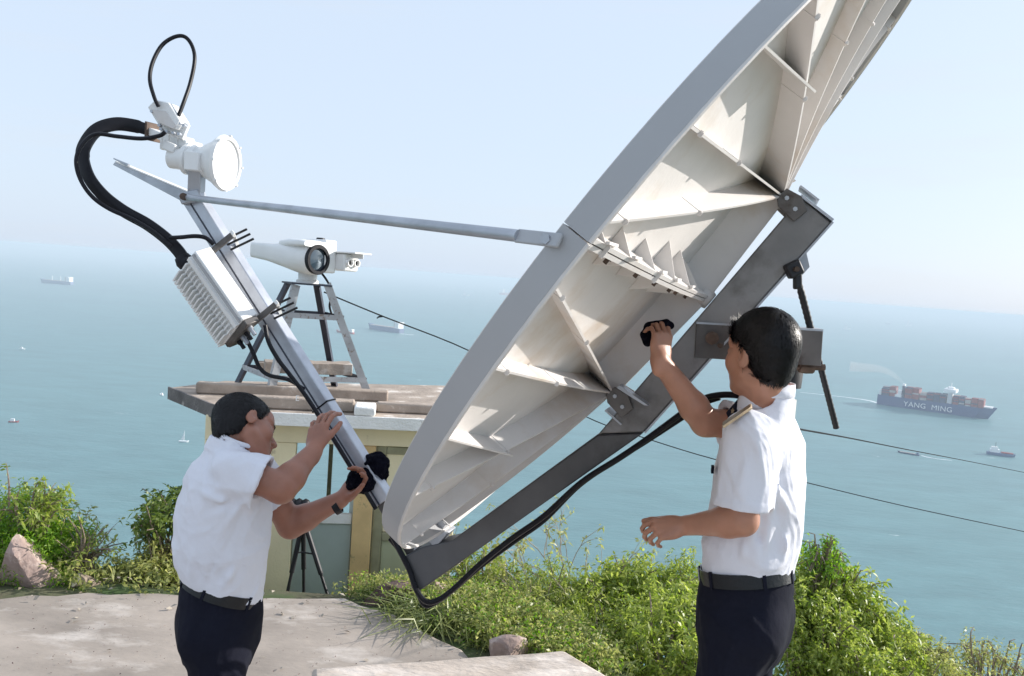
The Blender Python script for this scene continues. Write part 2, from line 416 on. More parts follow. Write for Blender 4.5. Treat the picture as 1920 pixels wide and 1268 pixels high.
# ---- the air
hz = bpy.data.materials.new('haze_air'); hz.use_nodes = True
hn, hl = hz.node_tree.nodes, hz.node_tree.links
for q in list(hn):
    if q.type != 'OUTPUT_MATERIAL': hn.remove(q)
pv = hn.new('ShaderNodeVolumePrincipled')
pv.inputs['Color'].default_value = (0.74, 0.89, 1.0, 1)
pv.inputs['Density'].default_value = 0.00017
pv.inputs['Density Attribute'].default_value = ''
pv.inputs['Anisotropy'].default_value = 0.0
hl.new(pv.outputs[0], hn['Material Output'].inputs['Volume'])
obj('haze', MB().box(-64000, 64000, -64000, 64000, SEA_Z - 1.5, 5.0), hz, kind='stuff')

# =================================================================== THE HUT
Fc = P(426, 790, 5.3); ZR = Fc.z; TR = 0.075
LBc = atz(319, 745, ZR); R1 = atz(760, 804, ZR)
fd = (R1 - Fc).normalized(); Rc = Fc + fd * 1.52
bd = (LBc - Fc).normalized(); perp = Vector((-fd.y, fd.x, 0))
BRc = Vector((-0.30, 7.35, ZR)); BLc = LBc; Mc = LBc + (atz(366, 724, ZR + 0.075) - atz(319, 730, ZR + 0.075)) * 2.3; Mc.z = ZR
hut = thing('hut', (Fc.x + 1.0, Fc.y + 0.9, -1.7), 'small cream hut with weathered concrete roof standing below the slab', 'hut')
roof = obj('roof', MB().prism([Fc, Rc, BRc, Mc, BLc], (0, 0, TR)), M['roofc'], hut, bevel=0.008)
ft = Vector((0, 0, TR))
# fascia bands a few mm proud of the slab edge
mb = MB(); mb.beam(Fc - perp * 0.012 + Vector((0, 0, TR / 2 - 0.005)), Rc - perp * 0.012 + Vector((0, 0, TR / 2 - 0.005)), 0.018, TR + 0.012)
obj('fascia', mb, M['whitewash'], roof, bevel=0.003, label='peeling white front fascia')
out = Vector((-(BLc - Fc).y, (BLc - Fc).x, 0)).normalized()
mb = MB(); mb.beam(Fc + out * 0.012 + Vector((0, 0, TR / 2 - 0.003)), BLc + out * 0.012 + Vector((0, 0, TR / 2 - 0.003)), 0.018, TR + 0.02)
obj('fascia', mb, M['roofd'], roof, bevel=0.003, label='left fascia with its shade put into a dark colour')  # side turned from the sun: its shade is put into the dark colour
KZ = P(427, 737, 5.5).z; ZT = ZR + TR
def kerb(a, b, th, z1, m, label=None):
    a, b = Vector(a), Vector(b)
    mb = MB(); mb.beam(Vector((a.x, a.y, (ZT + z1) / 2 + 0.002)), Vector((b.x, b.y, (ZT + z1) / 2 + 0.002)), th, z1 - ZT)
    return obj('kerb', mb, m, roof, bevel=0.012, label=label)
ka = P(432, 750, 5.45); kb = ka + fd * 0.84
kf = kerb(ka, kb + fd * 0.0, 0.10, KZ, M['roofc'])
kc = kb + fd * 0.15
kerb(kb + fd * 0.005 - perp * 0.06, kc - perp * 0.06, 0.22, KZ - 0.02, M['whitewash'], 'whitewashed block in the front kerb')
kerb(kc + fd * 0.005 + perp * 0.06, kc + fd * 0.95 + perp * 0.06, 0.10, KZ - 0.015, M['roofc'])
kl = atz(370, 716, KZ); kr = atz(728, 733, KZ)
kerb(kl, kr, 0.10, KZ, M['roofc'])
# faint painted letter on the kerb
tcu = bpy.data.curves.new('letter_curve', 'FONT'); tcu.body = 'E'; tcu.size = 0.055; tcu.extrude = 0.0008; tcu.align_x = 'CENTER'
to = bpy.data.objects.new('tmp', tcu); COL.objects.link(to)
bpy.context.view_layer.update()
tme = bpy.data.meshes.new_from_object(to.evaluated_get(bpy.context.evaluated_depsgraph_get()))
lp = P(555, 757, 5.4); lp2 = ka + fd * ((lp - ka).dot(fd)) - perp * 0.052
tv = [lp2 + fd * v.co.x + Vector((0, 0, 1)) * (v.co.y) + (-perp) * (v.co.z + 0.002) for v in tme.vertices]
lz = P(555, 755, 5.4).z
tv = [Vector((v.x, v.y, v.z - lp2.z + lz)) for v in tv]
obj('lettering', (np.array([tuple(v) for v in tv]), [tuple(p.vertices) for p in tme.polygons]), M['white'], kf, label='pale painted letter E')
bpy.data.objects.remove(to)

# walls: front wall plane a little behind the front fascia
wf = Fc - bd * 0 + perp * 0.20
def fw(px, z=None, off=0.0):
    """point of the front wall plane under picture column px"""
    v = ray(px, 950); o = wf + perp * off
    t = (Vector((o.x, o.y, 0)).dot(perp)) / Vector((v.x, v.y, 0)).dot(perp)
    return Vector((v.x * t, v.y * t, z if z is not None else 0))
ZB = -1.75
def zat(px, py):
    v = ray(px, py); t = (Vector((wf.x, wf.y, 0)).dot(perp)) / Vector((v.x, v.y, 0)).dot(perp)
    return CAM_Z + v.z * t
lint = zat(600, 833)
def wallpiece(pa, pb, z0, z1, m, th=0.10, parent=hut, name='wall', off=0.05, label=None, bevel=0.004):
    a = Vector((pa.x, pa.y, (z0 + z1) / 2)) + perp * off; b = Vector((pb.x, pb.y, (z0 + z1) / 2)) + perp * off
    mb = MB(); mb.beam(a, b, th, z1 - z0); return obj(name, mb, m, parent, bevel=bevel, label=label)
cl = fw(378); cA = fw(549); cB = fw(662); cC = fw(699); cD = fw(826); cE = fw(845); cF = cE + fd * 0.04
fwall = wallpiece(cl, cA, ZB, lint, M['cream'])
wallpiece(cl, cF, lint + 0.002, ZR - 0.002, M['cream'])
# door frame, door leaf with frosted panes
wallpiece(cB, cC, ZB, lint, M['frame'], 0.12, name='door_frame', label='wide ochre frame post between the opening and the door')
wallpiece(cD, cE, ZB, lint, M['olive'], 0.12, name='door_frame')
door = wallpiece(cC + fd * 0.004, cC + fd * 0.075, ZB + 0.05, lint - 0.004, M['olive'], 0.05, name='door')
dz = zat(760, 850)
wallpiece(cC + fd * 0.077, cD - fd * 0.06, lint - 0.06, lint - 0.006, M['olive'], 0.05, door, 'door_rail')
wallpiece(cC + fd * 0.077, cD - fd * 0.06, zat(760, 1010) - 0.03, zat(760, 1010) + 0.03, M['olive'], 0.05, door, 'door_rail')
wallpiece(cC + fd * 0.077, cD - fd * 0.06, zat(760, 1010) + 0.032, lint - 0.062, M['cream'], 0.012, door, 'pane', label='upper door panel')
wallpiece(cC + fd * 0.077, cD - fd * 0.06, ZB + 0.06, zat(760, 1010) - 0.032, M['frost'], 0.012, door, 'pane')
wallpiece(cD - fd * 0.058, cD - fd * 0.004, ZB + 0.05, lint - 0.004, M['olive'], 0.05, door, 'door_rail')
# side and back walls; the back wall has a wide window
depth = 1.35
def back(p): return p + perp * depth
lw = MB(); lw.beam(Vector((cl.x, cl.y, (ZB + ZR) / 2)) + perp * 0.10 + fd * 0.05, back(Vector((cl.x, cl.y, (ZB + ZR) / 2))) + fd * 0.05, 0.10, ZR - ZB - 0.004)
obj('wall', lw, M['whitewash'], hut, bevel=0.004, label='stained pale side wall')
rw = MB(); rw.beam(Vector((cF.x, cF.y, (ZB + ZR) / 2)) + perp * 0.10 - fd * 0.05, back(Vector((cF.x, cF.y, (ZB + ZR) / 2))) - fd * 0.05, 0.10, ZR - ZB - 0.004)
obj('wall', rw, M['cream'], hut, bevel=0.004)
def bwz(px, py):
    v = ray(px, py); o = wf + perp * depth
    t = (Vector((o.x, o.y, 0)).dot(perp)) / Vector((v.x, v.y, 0)).dot(perp)
    return CAM_Z + v.z * t
def bw(px):
    v = ray(px, 950); o = wf + perp * depth
    t = (Vector((o.x, o.y, 0)).dot(perp)) / Vector((v.x, v.y, 0)).dot(perp)
    return Vector((v.x * t, v.y * t, 0))
sill = bwz(630, 975)
b0 = back(cl) + fd * 0.0; bR = back(cF)
wallpiece(b0 - perp * 0.05, bR - perp * 0.05, ZB, sill, M['inner'])
wallpiece(b0 - perp * 0.05, bR - perp * 0.05, ZR - 0.10, ZR - 0.003, M['inner'])
wallpiece(b0 - perp * 0.05, bw(480) - perp * 0.05, sill + 0.002, ZR - 0.102, M['inner'])
wallpiece(bw(668) - perp * 0.05, bR - perp * 0.05, sill + 0.002, ZR - 0.102, M['inner'])
win = wallpiece(bw(480) - perp * 0.08, bw(668) - perp * 0.08, sill + 0.0, sill + 0.035, M['whitewash'], 0.09, name='window', off=0.03)
for px, w_ in ((615, 0.035), (486, 0.03), (664, 0.02)):
    wallpiece(bw(px) - fd * w_ / 2, bw(px) + fd * w_ / 2, sill + 0.037, ZR - 0.104, M['olive'], 0.05, win, 'mullion', off=-0.01, bevel=0.002)
obj('floor', MB().prism([Vector((p.x, p.y, ZB - 0.2)) for p in (cl, cF, bR, b0)], (0, 0, 0.21)), M['inner'], hut)
# stained reveal inside the opening: short return wall behind the ochre post
rv = MB(); rv.beam(Vector((cB.x, cB.y, (ZB + lint) / 2)) + perp * 0.14 - fd * 0.01, Vector((cB.x, cB.y, (ZB + lint) / 2)) + perp * 0.85 + fd * 0.04, 0.04, lint - ZB - 0.01)
obj('wall', rv, M['inner'], hut, bevel=0.003, label='stained return wall inside the opening')

# ---- black instrument tripod inside the hut
wallpiece(cA + fd * 0.006, cB - fd * 0.006, ZB + 0.03, zat(600, 985), M['pane'], 0.02, name='pane', label='grey green lower pane of the opening')
wallpiece(cA + fd * 0.006, cB - fd * 0.006, zat(600, 984), zat(600, 966), M['whitewash'], 0.05, name='sill')
ZH = ZB; tt = P(570, 952, 5.36); ZB = float(terrain(tt.x, tt.y)) - .02
trp = thing('tripod', (tt.x, tt.y, ZB + 0.01), 'black folding tripod standing against the hut opening', 'tripod')
mb = MB(); mb.box(tt.x - 0.11, tt.x + 0.10, tt.y - 0.05, tt.y + 0.05, tt.z - 0.10, tt.z - 0.01)
for dx in (-0.08, -0.035, 0.01): mb.lathe((tt.x + dx, tt.y, tt.z - 0.02), (0, 0, 1), [(0, 0.0), (0, 0.03), (0.045, 0.034), (0.07, 0.024), (0.085, 0.0)], 12)
obj('head', mb, M['blackm'], trp, bevel=0.004)
for (ex, ey) in ((0.27, -0.06), (-0.09, -0.08), (0.02, 0.07)):
    mb = MB(); mb.tube([(tt.x, tt.y, tt.z - 0.08), (tt.x + ex * 0.55, tt.y + ey * 0.55, tt.z - 0.08 + (ZB - tt.z + 0.1) * 0.55)], 0.017, 8)
    mb.tube([(tt.x + ex * 0.5, tt.y + ey * 0.5, tt.z - 0.08 + (ZB - tt.z + 0.1) * 0.5), (tt.x + ex, tt.y + ey, ZB + 0.02)], 0.011, 8)
    obj('leg', mb, M['blackm'], trp)
mb = MB(); zz = tt.z - 0.08 + (ZB - tt.z + 0.1) * 0.35
mb.tube([(tt.x, tt.y, zz), (tt.x + 0.27 * 0.35, tt.y - 0.06 * 0.35, zz)], 0.006, 6); mb.tube([(tt.x, tt.y, zz), (tt.x - 0.032, tt.y - 0.028, zz)], 0.006, 6)
mb.tube([(tt.x, tt.y, zz), (tt.x + 0.007, tt.y + 0.025, zz)], 0.006, 6)
obj('brace', mb, M['blackm'], trp)

ZB = ZH
# ---- iron stand on the roof
stand_feet = [(atz(440, 718, ZT), P(533, 532, 6.28)), (atz(500, 744, ZT), P(549, 536, 6.05)), (atz(699, 747, ZT), P(621, 534, 6.08)), (atz(633, 724, ZT), P(601, 538, 6.32))]
cx = sum((f.x for f, _ in stand_feet)) / 4; cy = sum((f.y for f, _ in stand_feet)) / 4
st = thing('camera_stand', (cx, cy, ZT), 'four-legged angle-iron stand with peeling grey paint on the hut roof', 'stand')
cen = Vector((cx, cy, 0))
def angle_iron(mb, a, b, w=0.055, t=0.006):
    a, b = Vector(a), Vector(b); d = (b - a).normalized()
    inn = (cen - Vector(((a.x + b.x) / 2, (a.y + b.y) / 2, 0))); inn = (inn - d * inn.dot(d)).normalized(); s_ = d.cross(inn).normalized()
    e1 = (inn + s_).normalized(); e2 = (inn - s_).normalized()
    for e, o in ((e1, e2), (e2, e1)):
        mb.obox((a + b) / 2 + e * w / 2, d * (b - a).length / 2, e * w / 2, o * t / 2)
for i, (f, t_) in enumerate(stand_feet):
    mb = MB(); angle_iron(mb, f + Vector((0, 0, 0.003)), f.lerp(t_, 1.015))
    obj('leg', mb, M['darkiron'] if i in (0, 3) else M['oldiron'], st, label='dark leg' if i in (0, 3) else None)  # first and last legs get the darker iron colour
def onleg(i, z):
    f, t_ = stand_feet[i]; k = (z - f.z) / (t_.z - f.z); return f.lerp(t_, k)
for zb in (P(600, 594, 6.1).z, P(570, 712, 6.0).z):
    for i in range(4):
        a, b = onleg(i, zb), onleg((i + 1) % 4, zb)
        mb = MB(); mb.beam(a, b, 0.008, 0.04); obj('brace', mb, M['oldiron'] if i in (0, 1) else M['darkiron'], st)
tops = [t_ for _, t_ in stand_feet]
mb = MB()
zc = sum(t_.z for t_ in tops) / 4
mb.prism([Vector((t_.x, t_.y, zc + 0.004)) + (t_ - Vector((cx, cy, t_.z))).normalized() * 0.02 for t_ in tops], (0, 0, 0.012))
obj('top_plate', mb, M['darkiron'], st)
# broken concrete planks lying on the lower braces
zb = P(570, 712, 6.0).z + 0.022
def plank(a, b, w, h, lab):
    a, b = Vector(a), Vector(b); d = (b - a).normalized(); s_ = Vector((-d.y, d.x, 0)); mb = MB(); n_ = 10; prof = []
    for i in range(n_ + 1):
        c = a.lerp(b, i / n_); r1 = random.uniform(-.008, .008); r2 = random.uniform(-.01, .01)
        prof.append([c - s_ * (w / 2 + r1) , c + s_ * (w / 2 + r2), c + s_ * (w / 2 + r1) + Vector((0, 0, h + r2 * .6)), c - s_ * (w / 2 + r2) + Vector((0, 0, h + r1 * .6))])
    vs = [p for q in prof for p in q]; fs = []
    for i in range(n_):
        for j in range(4): fs.append((i * 4 + j, i * 4 + (j + 1) % 4, (i + 1) * 4 + (j + 1) % 4, (i + 1) * 4 + j))
    fs += [(3, 2, 1, 0), (n_ * 4, n_ * 4 + 1, n_ * 4 + 2, n_ * 4 + 3)]
    mb.add(vs, fs)
    tag(obj('concrete_plank', mb, M['roofc'], bevel=0.004), lab, 'concrete plank', 'broken planks on the iron stand')
l0, l1, l2, l3 = (onleg(i, zb) for i in range(4))
plank(l1.lerp(l0, 0.35) + Vector((0.02, 0, 0)), l2.lerp(l3, 0.35) + Vector((-0.03, 0, 0)), 0.20, 0.085, 'long rough concrete plank across the lower braces of the iron stand, nearer one')
plank(l0.lerp(l1, 0.25) + Vector((0.05, 0, 0)), l3.lerp(l2, 0.2) + Vector((-0.06, 0.03, 0)), 0.14, 0.05, 'shorter concrete plank lying behind the long one on the iron stand')

# ---- twin-lens surveillance camera on the stand
base = Vector(((tops[0].x + tops[2].x) / 2 + 0.0, (tops[0].y + tops[2].y) / 2, zc + 0.016))
pc = thing('surveillance_camera', base, 'white twin surveillance camera on the iron stand above the hut roof', 'camera')
obj('base', MB().lathe(base, (0, 0, 1), [(0, 0), (0, .085), (.02, .085), (.03, .07), (.10, .075), (.15, .10), (.17, .10), (.17, 0)], 28), M['white'], pc, smooth=True)
fdir = (P(598, 487, 5.97) - P(505, 466, 6.28)); fdir.z = 0; fdir.normalize()
sdv = Vector((-fdir.y, fdir.x, 0))        # to the camera's left, away from the viewer
lens = P(592, 487, 5.97)
def loft(rings, cap=True):
    mb = MB(); n_ = len(rings[0]); vs = [v for r in rings for v in r]
    fs = [(i * n_ + j, i * n_ + (j + 1) % n_, (i + 1) * n_ + (j + 1) % n_, (i + 1) * n_ + j) for i in range(len(rings) - 1) for j in range(n_)]
    if cap: fs += [tuple(range(n_))[::-1], tuple((len(rings) - 1) * n_ + j for j in range(n_))]
    return mb.add(vs, fs)
def sring(c, a, b, ex, n_=24, up=Vector((0, 0, 1))):
    out = []
    for j in range(n_):
        q = 2 * PI * j / n_; cq, sq = math.cos(q), math.sin(q)
        out.append(c + sdv * a * math.copysign(abs(cq) ** ex, cq) + up * b * math.copysign(abs(sq) ** ex, sq))
    return out
rg = []
for t, a, b, dz_, ex in ((-0.70, .035, .045, .045, .35), (-0.69, .05, .060, .045, .35), (-0.50, .07, .07, .035, .5), (-0.30, .095, .09, .015, .7), (-0.16, .112, .112, .005, .9), (-0.05, .118, .118, 0, 1), (-0.012, .116, .116, 0, 1), (0, .108, .108, 0, 1)):
    rg.append(sring(lens + fdir * t + Vector((0, 0, dz_)), a, b, ex))
obj('housing', loft(rg), M['white'], pc, smooth=True, auto=35)
rg = []
for t, a, b, dz_ in ((-0.36, .05, .03, .10), (-0.2, .10, .03, .115), (-0.05, .135, .028, .115), (0.02, .135, .022, .112)):
    rg.append(sring(lens + fdir * t + Vector((0, 0, dz_)), a, b, .5))
obj('sunshield', loft(rg), M['white'], pc, smooth=True, auto=35)
obj('lens_ring', MB().lathe(lens, fdir, [(0.0, .108), (.03, .112), (.035, .108), (.035, .085), (.0, .082)], 36), M['black'], pc, smooth=True)
obj('lens', MB().lathe(lens + fdir * 0.012, fdir, [(0, .083), (.006, .06), (.010, .03), (.012, 0.0)], 32), M['glass'], pc, smooth=True)
cb = lens - fdir * 0.10 + sdv * 0.13
mb = MB(); mb.obox(cb + Vector((0, 0, .03)), fdir * .12, sdv * .06, Vector((0, 0, .125))); obj('yoke', mb, M['white'], pc, bevel=0.015)
r2 = lens + sdv * 0.26 + fdir * 0.06 + Vector((0, 0, -0.005))
mb = MB(); mb.obox(r2 - fdir * 0.14, fdir * .19, sdv * .075, Vector((0, 0, .066))); obj('housing', mb, M['white'], pc, bevel=0.014, label='slim second camera body')
mb = MB(); mb.obox(r2 + Vector((0, 0, .075)) - fdir * .08, fdir * .25, sdv * .09, Vector((0, 0, .006))); mb.obox(r2 + Vector((0, 0, .055)) + fdir * .04, fdir * .13, sdv * .004 , Vector((0, 0, .02)))
obj('sunshield', mb, M['white'], pc, bevel=0.003)
for q in (-.035, .035):
    obj('lens_ring', MB().lathe(r2 + fdir * .05 + sdv * q, fdir, [(0, .0), (0, .03), (.03, .03), (.03, .022), (.0, .022)], 20), M['white'], pc, smooth=True)
    obj('lens', MB().lathe(r2 + fdir * .056 + sdv * q, fdir, [(0, .022), (.006, .0)], 16), M['black'], pc)
obj('cap', MB().lathe(cb + Vector((0, 0, .155)), (0, 0, 1), [(0, .035), (.014, .03), (.014, 0)], 16), M['blackm'], pc)
obj('cable', MB().tube(smooth_curve([base + fdir * .08 + Vector((0, 0, .09)), base + fdir * .15 + Vector((0, 0, .085)), P(622, 545, 6.1), P(618, 575, 6.25), P(627, 600, 6.3)]), .009, 8), M['black'], pc, smooth=True)
# =================================================================== SHIPS AND BOATS
def hull_mb(o, fx, L, W, Hs, Hb, rake=0.06, stern=0.8, sink=2.0, n_=24):
    """o waterline centre, fx forward unit; deck height Hs aft, Hb at the bow"""
    sy = Vector((-fx.y, fx.x, 0)); rings = []
    for i in range(n_ + 1):
        t = i / n_; x = -L / 2 + L * t
        wv = W / 2 * (min(1, stern + (1 - stern) * t / 0.15) if t < 0.15 else (1 if t < 0.78 else max(0.03, 1 - ((t - 0.78) / 0.22) ** 2.0)))
        h = Hs if t < 0.85 else Hs + (Hb - Hs) * min(1, (t - 0.85) / 0.06)
        xb = x - L * rake * max(0, (t - 0.8) / 0.2)
        wb = wv * (0.92 if t < 0.8 else 0.92 - 0.5 * (t - 0.8) / 0.2)
        c = o + fx * x; cb = o + fx * xb
        rings.append([c + sy * wv + Vector((0, 0, h)), cb + sy * wb + Vector((0, 0, 0)), cb + sy * wb * 0.8 - Vector((0, 0, sink)), cb - sy * wb * 0.8 - Vector((0, 0, sink)), cb - sy * wb, c - sy * wv + Vector((0, 0, h))])
    return loft(rings)
def ship_at(p_stern, p_bow):
    a, b = atz(*p_stern, SEA_Z), atz(*p_bow, SEA_Z)
    return (a + b) / 2, (b - a).normalized(), (b - a).length
UP = Vector((0, 0, 1))
def sbox(mb, o, fx, x0, x1, y0, y1, z0, z1):
    sy = Vector((-fx.y, fx.x, 0))
    return mb.obox(o + fx * ((x0 + x1) / 2) + sy * ((y0 + y1) / 2) + UP * ((z0 + z1) / 2), fx * ((x1 - x0) / 2), sy * ((y1 - y0) / 2), UP * ((z1 - z0) / 2))

# ---- container ship
o, fx, L = ship_at((1646, 757), (1868, 788))
cs = thing('container_ship', o, 'large blue container ship with red stacks and white lettering, trailing smoke', 'ship')
W = 34.0; HD = 22.5; sy = Vector((-fx.y, fx.x, 0)); near = -1 if (o + sy).length > (o - sy).length else 1
hull = obj('hull', hull_mb(o, fx, L, W, HD, HD + 3, rake=0.07), M['hull'], cs, smooth=True, auto=30)
u = lambda k: -L / 2 + L * k
mb = MB(); sbox(mb, o, fx, u(.86), u(.965), -W * .36, W * .36, HD + 1.2, HD + 3.6); obj('foredeck', mb, M['shipw'], cs)
rs = random.Random(3)
bays = [(.035, .10, 14, 'c_dark'), (.105, .155, 15, 'c_red'), (.24, .30, 17, 'c_red'), (.305, .36, 17, 'c_red'), (.37, .425, 10, 'c_pale'), (.43, .48, 13, 'c_dark'), (.485, .535, 14, 'c_dark'),
        (.54, .585, 13, 'c_dark'), (.645, .69, 14, 'c_red'), (.695, .74, 12, 'c_dark'), (.745, .79, 11, 'c_pale'), (.795, .845, 12, 'c_red'), (.85, .895, 12, 'c_red')]
for (a, b, h, cm) in bays:
    tiers = max(4, int((h + 6.5) / 2.6)); cols = 11; groups = {}
    for j in range(cols):
        tt_ = tiers - (rs.random() < .45) - (rs.random() < .2)
        for t in range(tt_):
            key = cm if rs.random() < .62 else rs.choice(['c_red', 'c_dark', 'c_pale', 'c_red'])
            x1_, x2_ = u(a), u(b); y0 = -W / 2 + W * j / cols
            groups.setdefault(key, MB()); sbox(groups[key], o, fx, x1_, x2_, y0 + .15, y0 + W / cols - .15, HD + t * 2.65 + .2, HD + t * 2.65 + 2.7)
    keys = list(groups); allv = []; allf = []; mi = []
    for ki, kk in enumerate(keys):
        base_n = len(allv); allv += groups[kk].v; allf += [tuple(i + base_n for i in f) for f in groups[kk].f]; mi += [ki] * len(groups[kk].f)
    ob = obj('container_stack', (np.array(allv), allf), [M[kk] for kk in keys], cs)
    ob.data.polygons.foreach_set('material_index', mi)
mb = MB(); sbox(mb, o, fx, u(.595), u(.635), -W * .30, W * .30, HD, HD + 26); sbox(mb, o, fx, u(.565), u(.665), -W * .62, W * .62, HD + 24, HD + 31); sbox(mb, o, fx, u(.59), u(.64), -W * .3, W * .3, HD + 31, HD + 35)
sbox(mb, o, fx, u(.612), u(.618), -1, 1, HD + 34, HD + 44)
obj('bridge', mb, M['shipw'], cs)
mb = MB(); sbox(mb, o, fx, u(.17), u(.205), -W * .25, W * .25, HD, HD + 14); sbox(mb, o, fx, u(.155), u(.21), -W * .5, W * .5, HD, HD + 5)
obj('deckhouse', mb, M['shipw'], cs)
mb = MB(); sbox(mb, o, fx, u(.205), u(.225), -6, 6, HD, HD + 25); fun = obj('funnel', mb, M['c_dark'], cs)
mb = MB(); sbox(mb, o, fx, u(.203), u(.227), -7, 7, HD + 25, HD + 29); obj('funnel_cap', mb, M['shipw'], fun)
for k_ in (-1, 1):
    obj('stern_mast', sbox(MB(), o, fx, u(.012), u(.03), W * .39 * k_ - 1, W * .39 * k_ + 1, HD, HD + 12), M['shipw'], cs)
cu = bpy.data.curves.new('ship_name', 'FONT'); cu.body = 'YANG  MING'; cu.size = 15.5; cu.extrude = 0.25; cu.align_x = 'CENTER'; cu.offset = 0.0; cu.space_character = 1.06
to = bpy.data.objects.new('tmp', cu); COL.objects.link(to); bpy.context.view_layer.update()
tme = bpy.data.meshes.new_from_object(to.evaluated_get(bpy.context.evaluated_depsgraph_get()))
side = sy * near
rd = fx if (ray(960, 634).cross(fx)).z < 0 else -fx
tc_ = o + fx * u(.445) + side * (W / 2 + .4) + UP * 5.0
tv = [tc_ + rd * v.co.x * 1.0 + UP * v.co.y + side * (v.co.z - .1) - side * (W / 2 * .08) * (1 - min(1, v.co.y / 14)) * .0 for v in tme.vertices]
obj('lettering', (np.array([tuple(v) for v in tv]), [tuple(p.vertices) for p in tme.polygons]), M['shipw'], hull, label='white YANG MING lettering')
bpy.data.objects.remove(to)

# ---- wakes: low sheets of foam
def wake(pts, w0, w1, lab):
    mb = MB(); a = [atz(x, y, SEA_Z + 0.05) for x, y in pts]; vs = []; n_ = len(a)
    for i, p in enumerate(a):
        d = (a[min(i + 1, n_ - 1)] - a[max(0, i - 1)]).normalized(); s_ = Vector((-d.y, d.x, 0)); w_ = (w0 + (w1 - w0) * i / (n_ - 1)) * rs.uniform(.7, 1.3)
        vs += [p + s_ * w_ / 2, p - s_ * w_ / 2, p - s_ * w_ * .42 + UP * .5, p + s_ * w_ * .42 + UP * .5]
    fs = []
    for i in range(n_ - 1):
        for j in range(4): fs.append((i * 4 + j, i * 4 + (j + 1) % 4, (i + 1) * 4 + (j + 1) % 4, (i + 1) * 4 + j))
    fs += [(3, 2, 1, 0), tuple((n_ - 1) * 4 + j for j in range(4))]
    mb.add(vs, fs); return obj('foam', mb, M['wake'], kind='stuff')
wake([(1646, 756), (1632, 752), (1615, 749), (1600, 747), (1580, 744.5), (1560, 742.5), (1540, 740), (1515, 737.5), (1500, 736)], 9, 3, '')
wake([(1728, 855), (1738, 857.5), (1750, 860), (1765, 862), (1785, 864)], 3.5, 1.5, '')
wake([(752, 626), (760, 627), (768, 628), (776, 628)], 14, 5, '')

# ---- smoke plume
sm_ = bpy.data.materials.new('funnel_smoke'); sm_.use_nodes = True
n_, l_ = sm_.node_tree.nodes, sm_.node_tree.links
for q in list(n_):
    if q.type != 'OUTPUT_MATERIAL': n_.remove(q)
pvs = n_.new('ShaderNodeVolumePrincipled'); pvs.inputs['Color'].default_value = (1, 1, 1, 1); pvs.inputs['Density Attribute'].default_value = ''
pvs.inputs['Density'].default_value = 0.022
l_.new(pvs.outputs[0], n_['Material Output'].inputs['Volume'])
f0 = o + fx * u(.215) + UP * (HD + 30)
dsm = math.hypot(f0.x, f0.y)
sp_ = [f0] + [P(x, y, f0.y + k) for x, y, k in ((1686, 712, 5), (1678, 705, 12), (1664, 697, 20), (1648, 692, 30), (1630, 690, 40), (1610, 689, 50), (1594, 687, 60))]
sp_ = smooth_curve(sp_, 5)
rr = [2.0 + 11.0 * (i / len(sp_)) ** .8 for i in range(len(sp_))]
obj('smoke', MB().tube(sp_, rr, 14), sm_, kind='stuff', smooth=True)

# ---- tug
def tug(p0, p1, lab, group=None):
    o, fx, L = ship_at(p0, p1); W = L * .3
    t = thing('tugboat', o, lab, 'tugboat', group)
    obj('hull', hull_mb(o, fx, L, W, L * .11, L * .12, rake=.03, sink=1), M['shipgrey'], t, smooth=True, auto=30)
    u = lambda k: -L / 2 + L * k
    mb = MB(); sbox(mb, o, fx, u(.10), u(.42), -W * .36, W * .36, L * .11, L * .24); sbox(mb, o, fx, u(.14), u(.36), -W * .28, W * .28, L * .24, L * .33); obj('deckhouse', mb, M['shipw'], t)
    mb = MB(); mb.tube([o + fx * u(.28) + UP * L * .3, o + fx * u(.28) + UP * L * .52], L * .008, 6); mb.tube([o + fx * u(.25) + UP * L * .44, o + fx * u(.31) + UP * L * .44], L * .006, 6); obj('mast', mb, M['blackm'], t)
    mb = MB(); sbox(mb, o, fx, u(.50), u(.90), -W * .3, W * .3, L * .11, L * .15); obj('cargo_deck', mb, M['c_red'], t)
tug((1850, 851), (1904, 858), 'grey tugboat with white wheelhouse and tall mast at the right edge of the picture')

# ---- barge under the wire
o, fx, L = ship_at((1724, 855), (1682, 848))
bg_ = thing('barge', o, 'long low dark barge under the overhead wire beside the tugboat', 'barge')
obj('hull', hull_mb(o, fx, L, L * .16, L * .05, L * .08, sink=1), M['c_dark'], bg_, smooth=True, auto=30)
mb = MB(); sbox(mb, o, fx, -L * .30, L * .40, -L * .05, L * .05, L * .05, L * .075); obj('hold_cover', mb, M['c_pale'], bg_)
mb = MB(); sbox(mb, o, fx, -L * .46, -L * .36, -L * .05, L * .05, L * .05, L * .15); obj('wheelhouse', mb, M['shipgrey'], bg_)

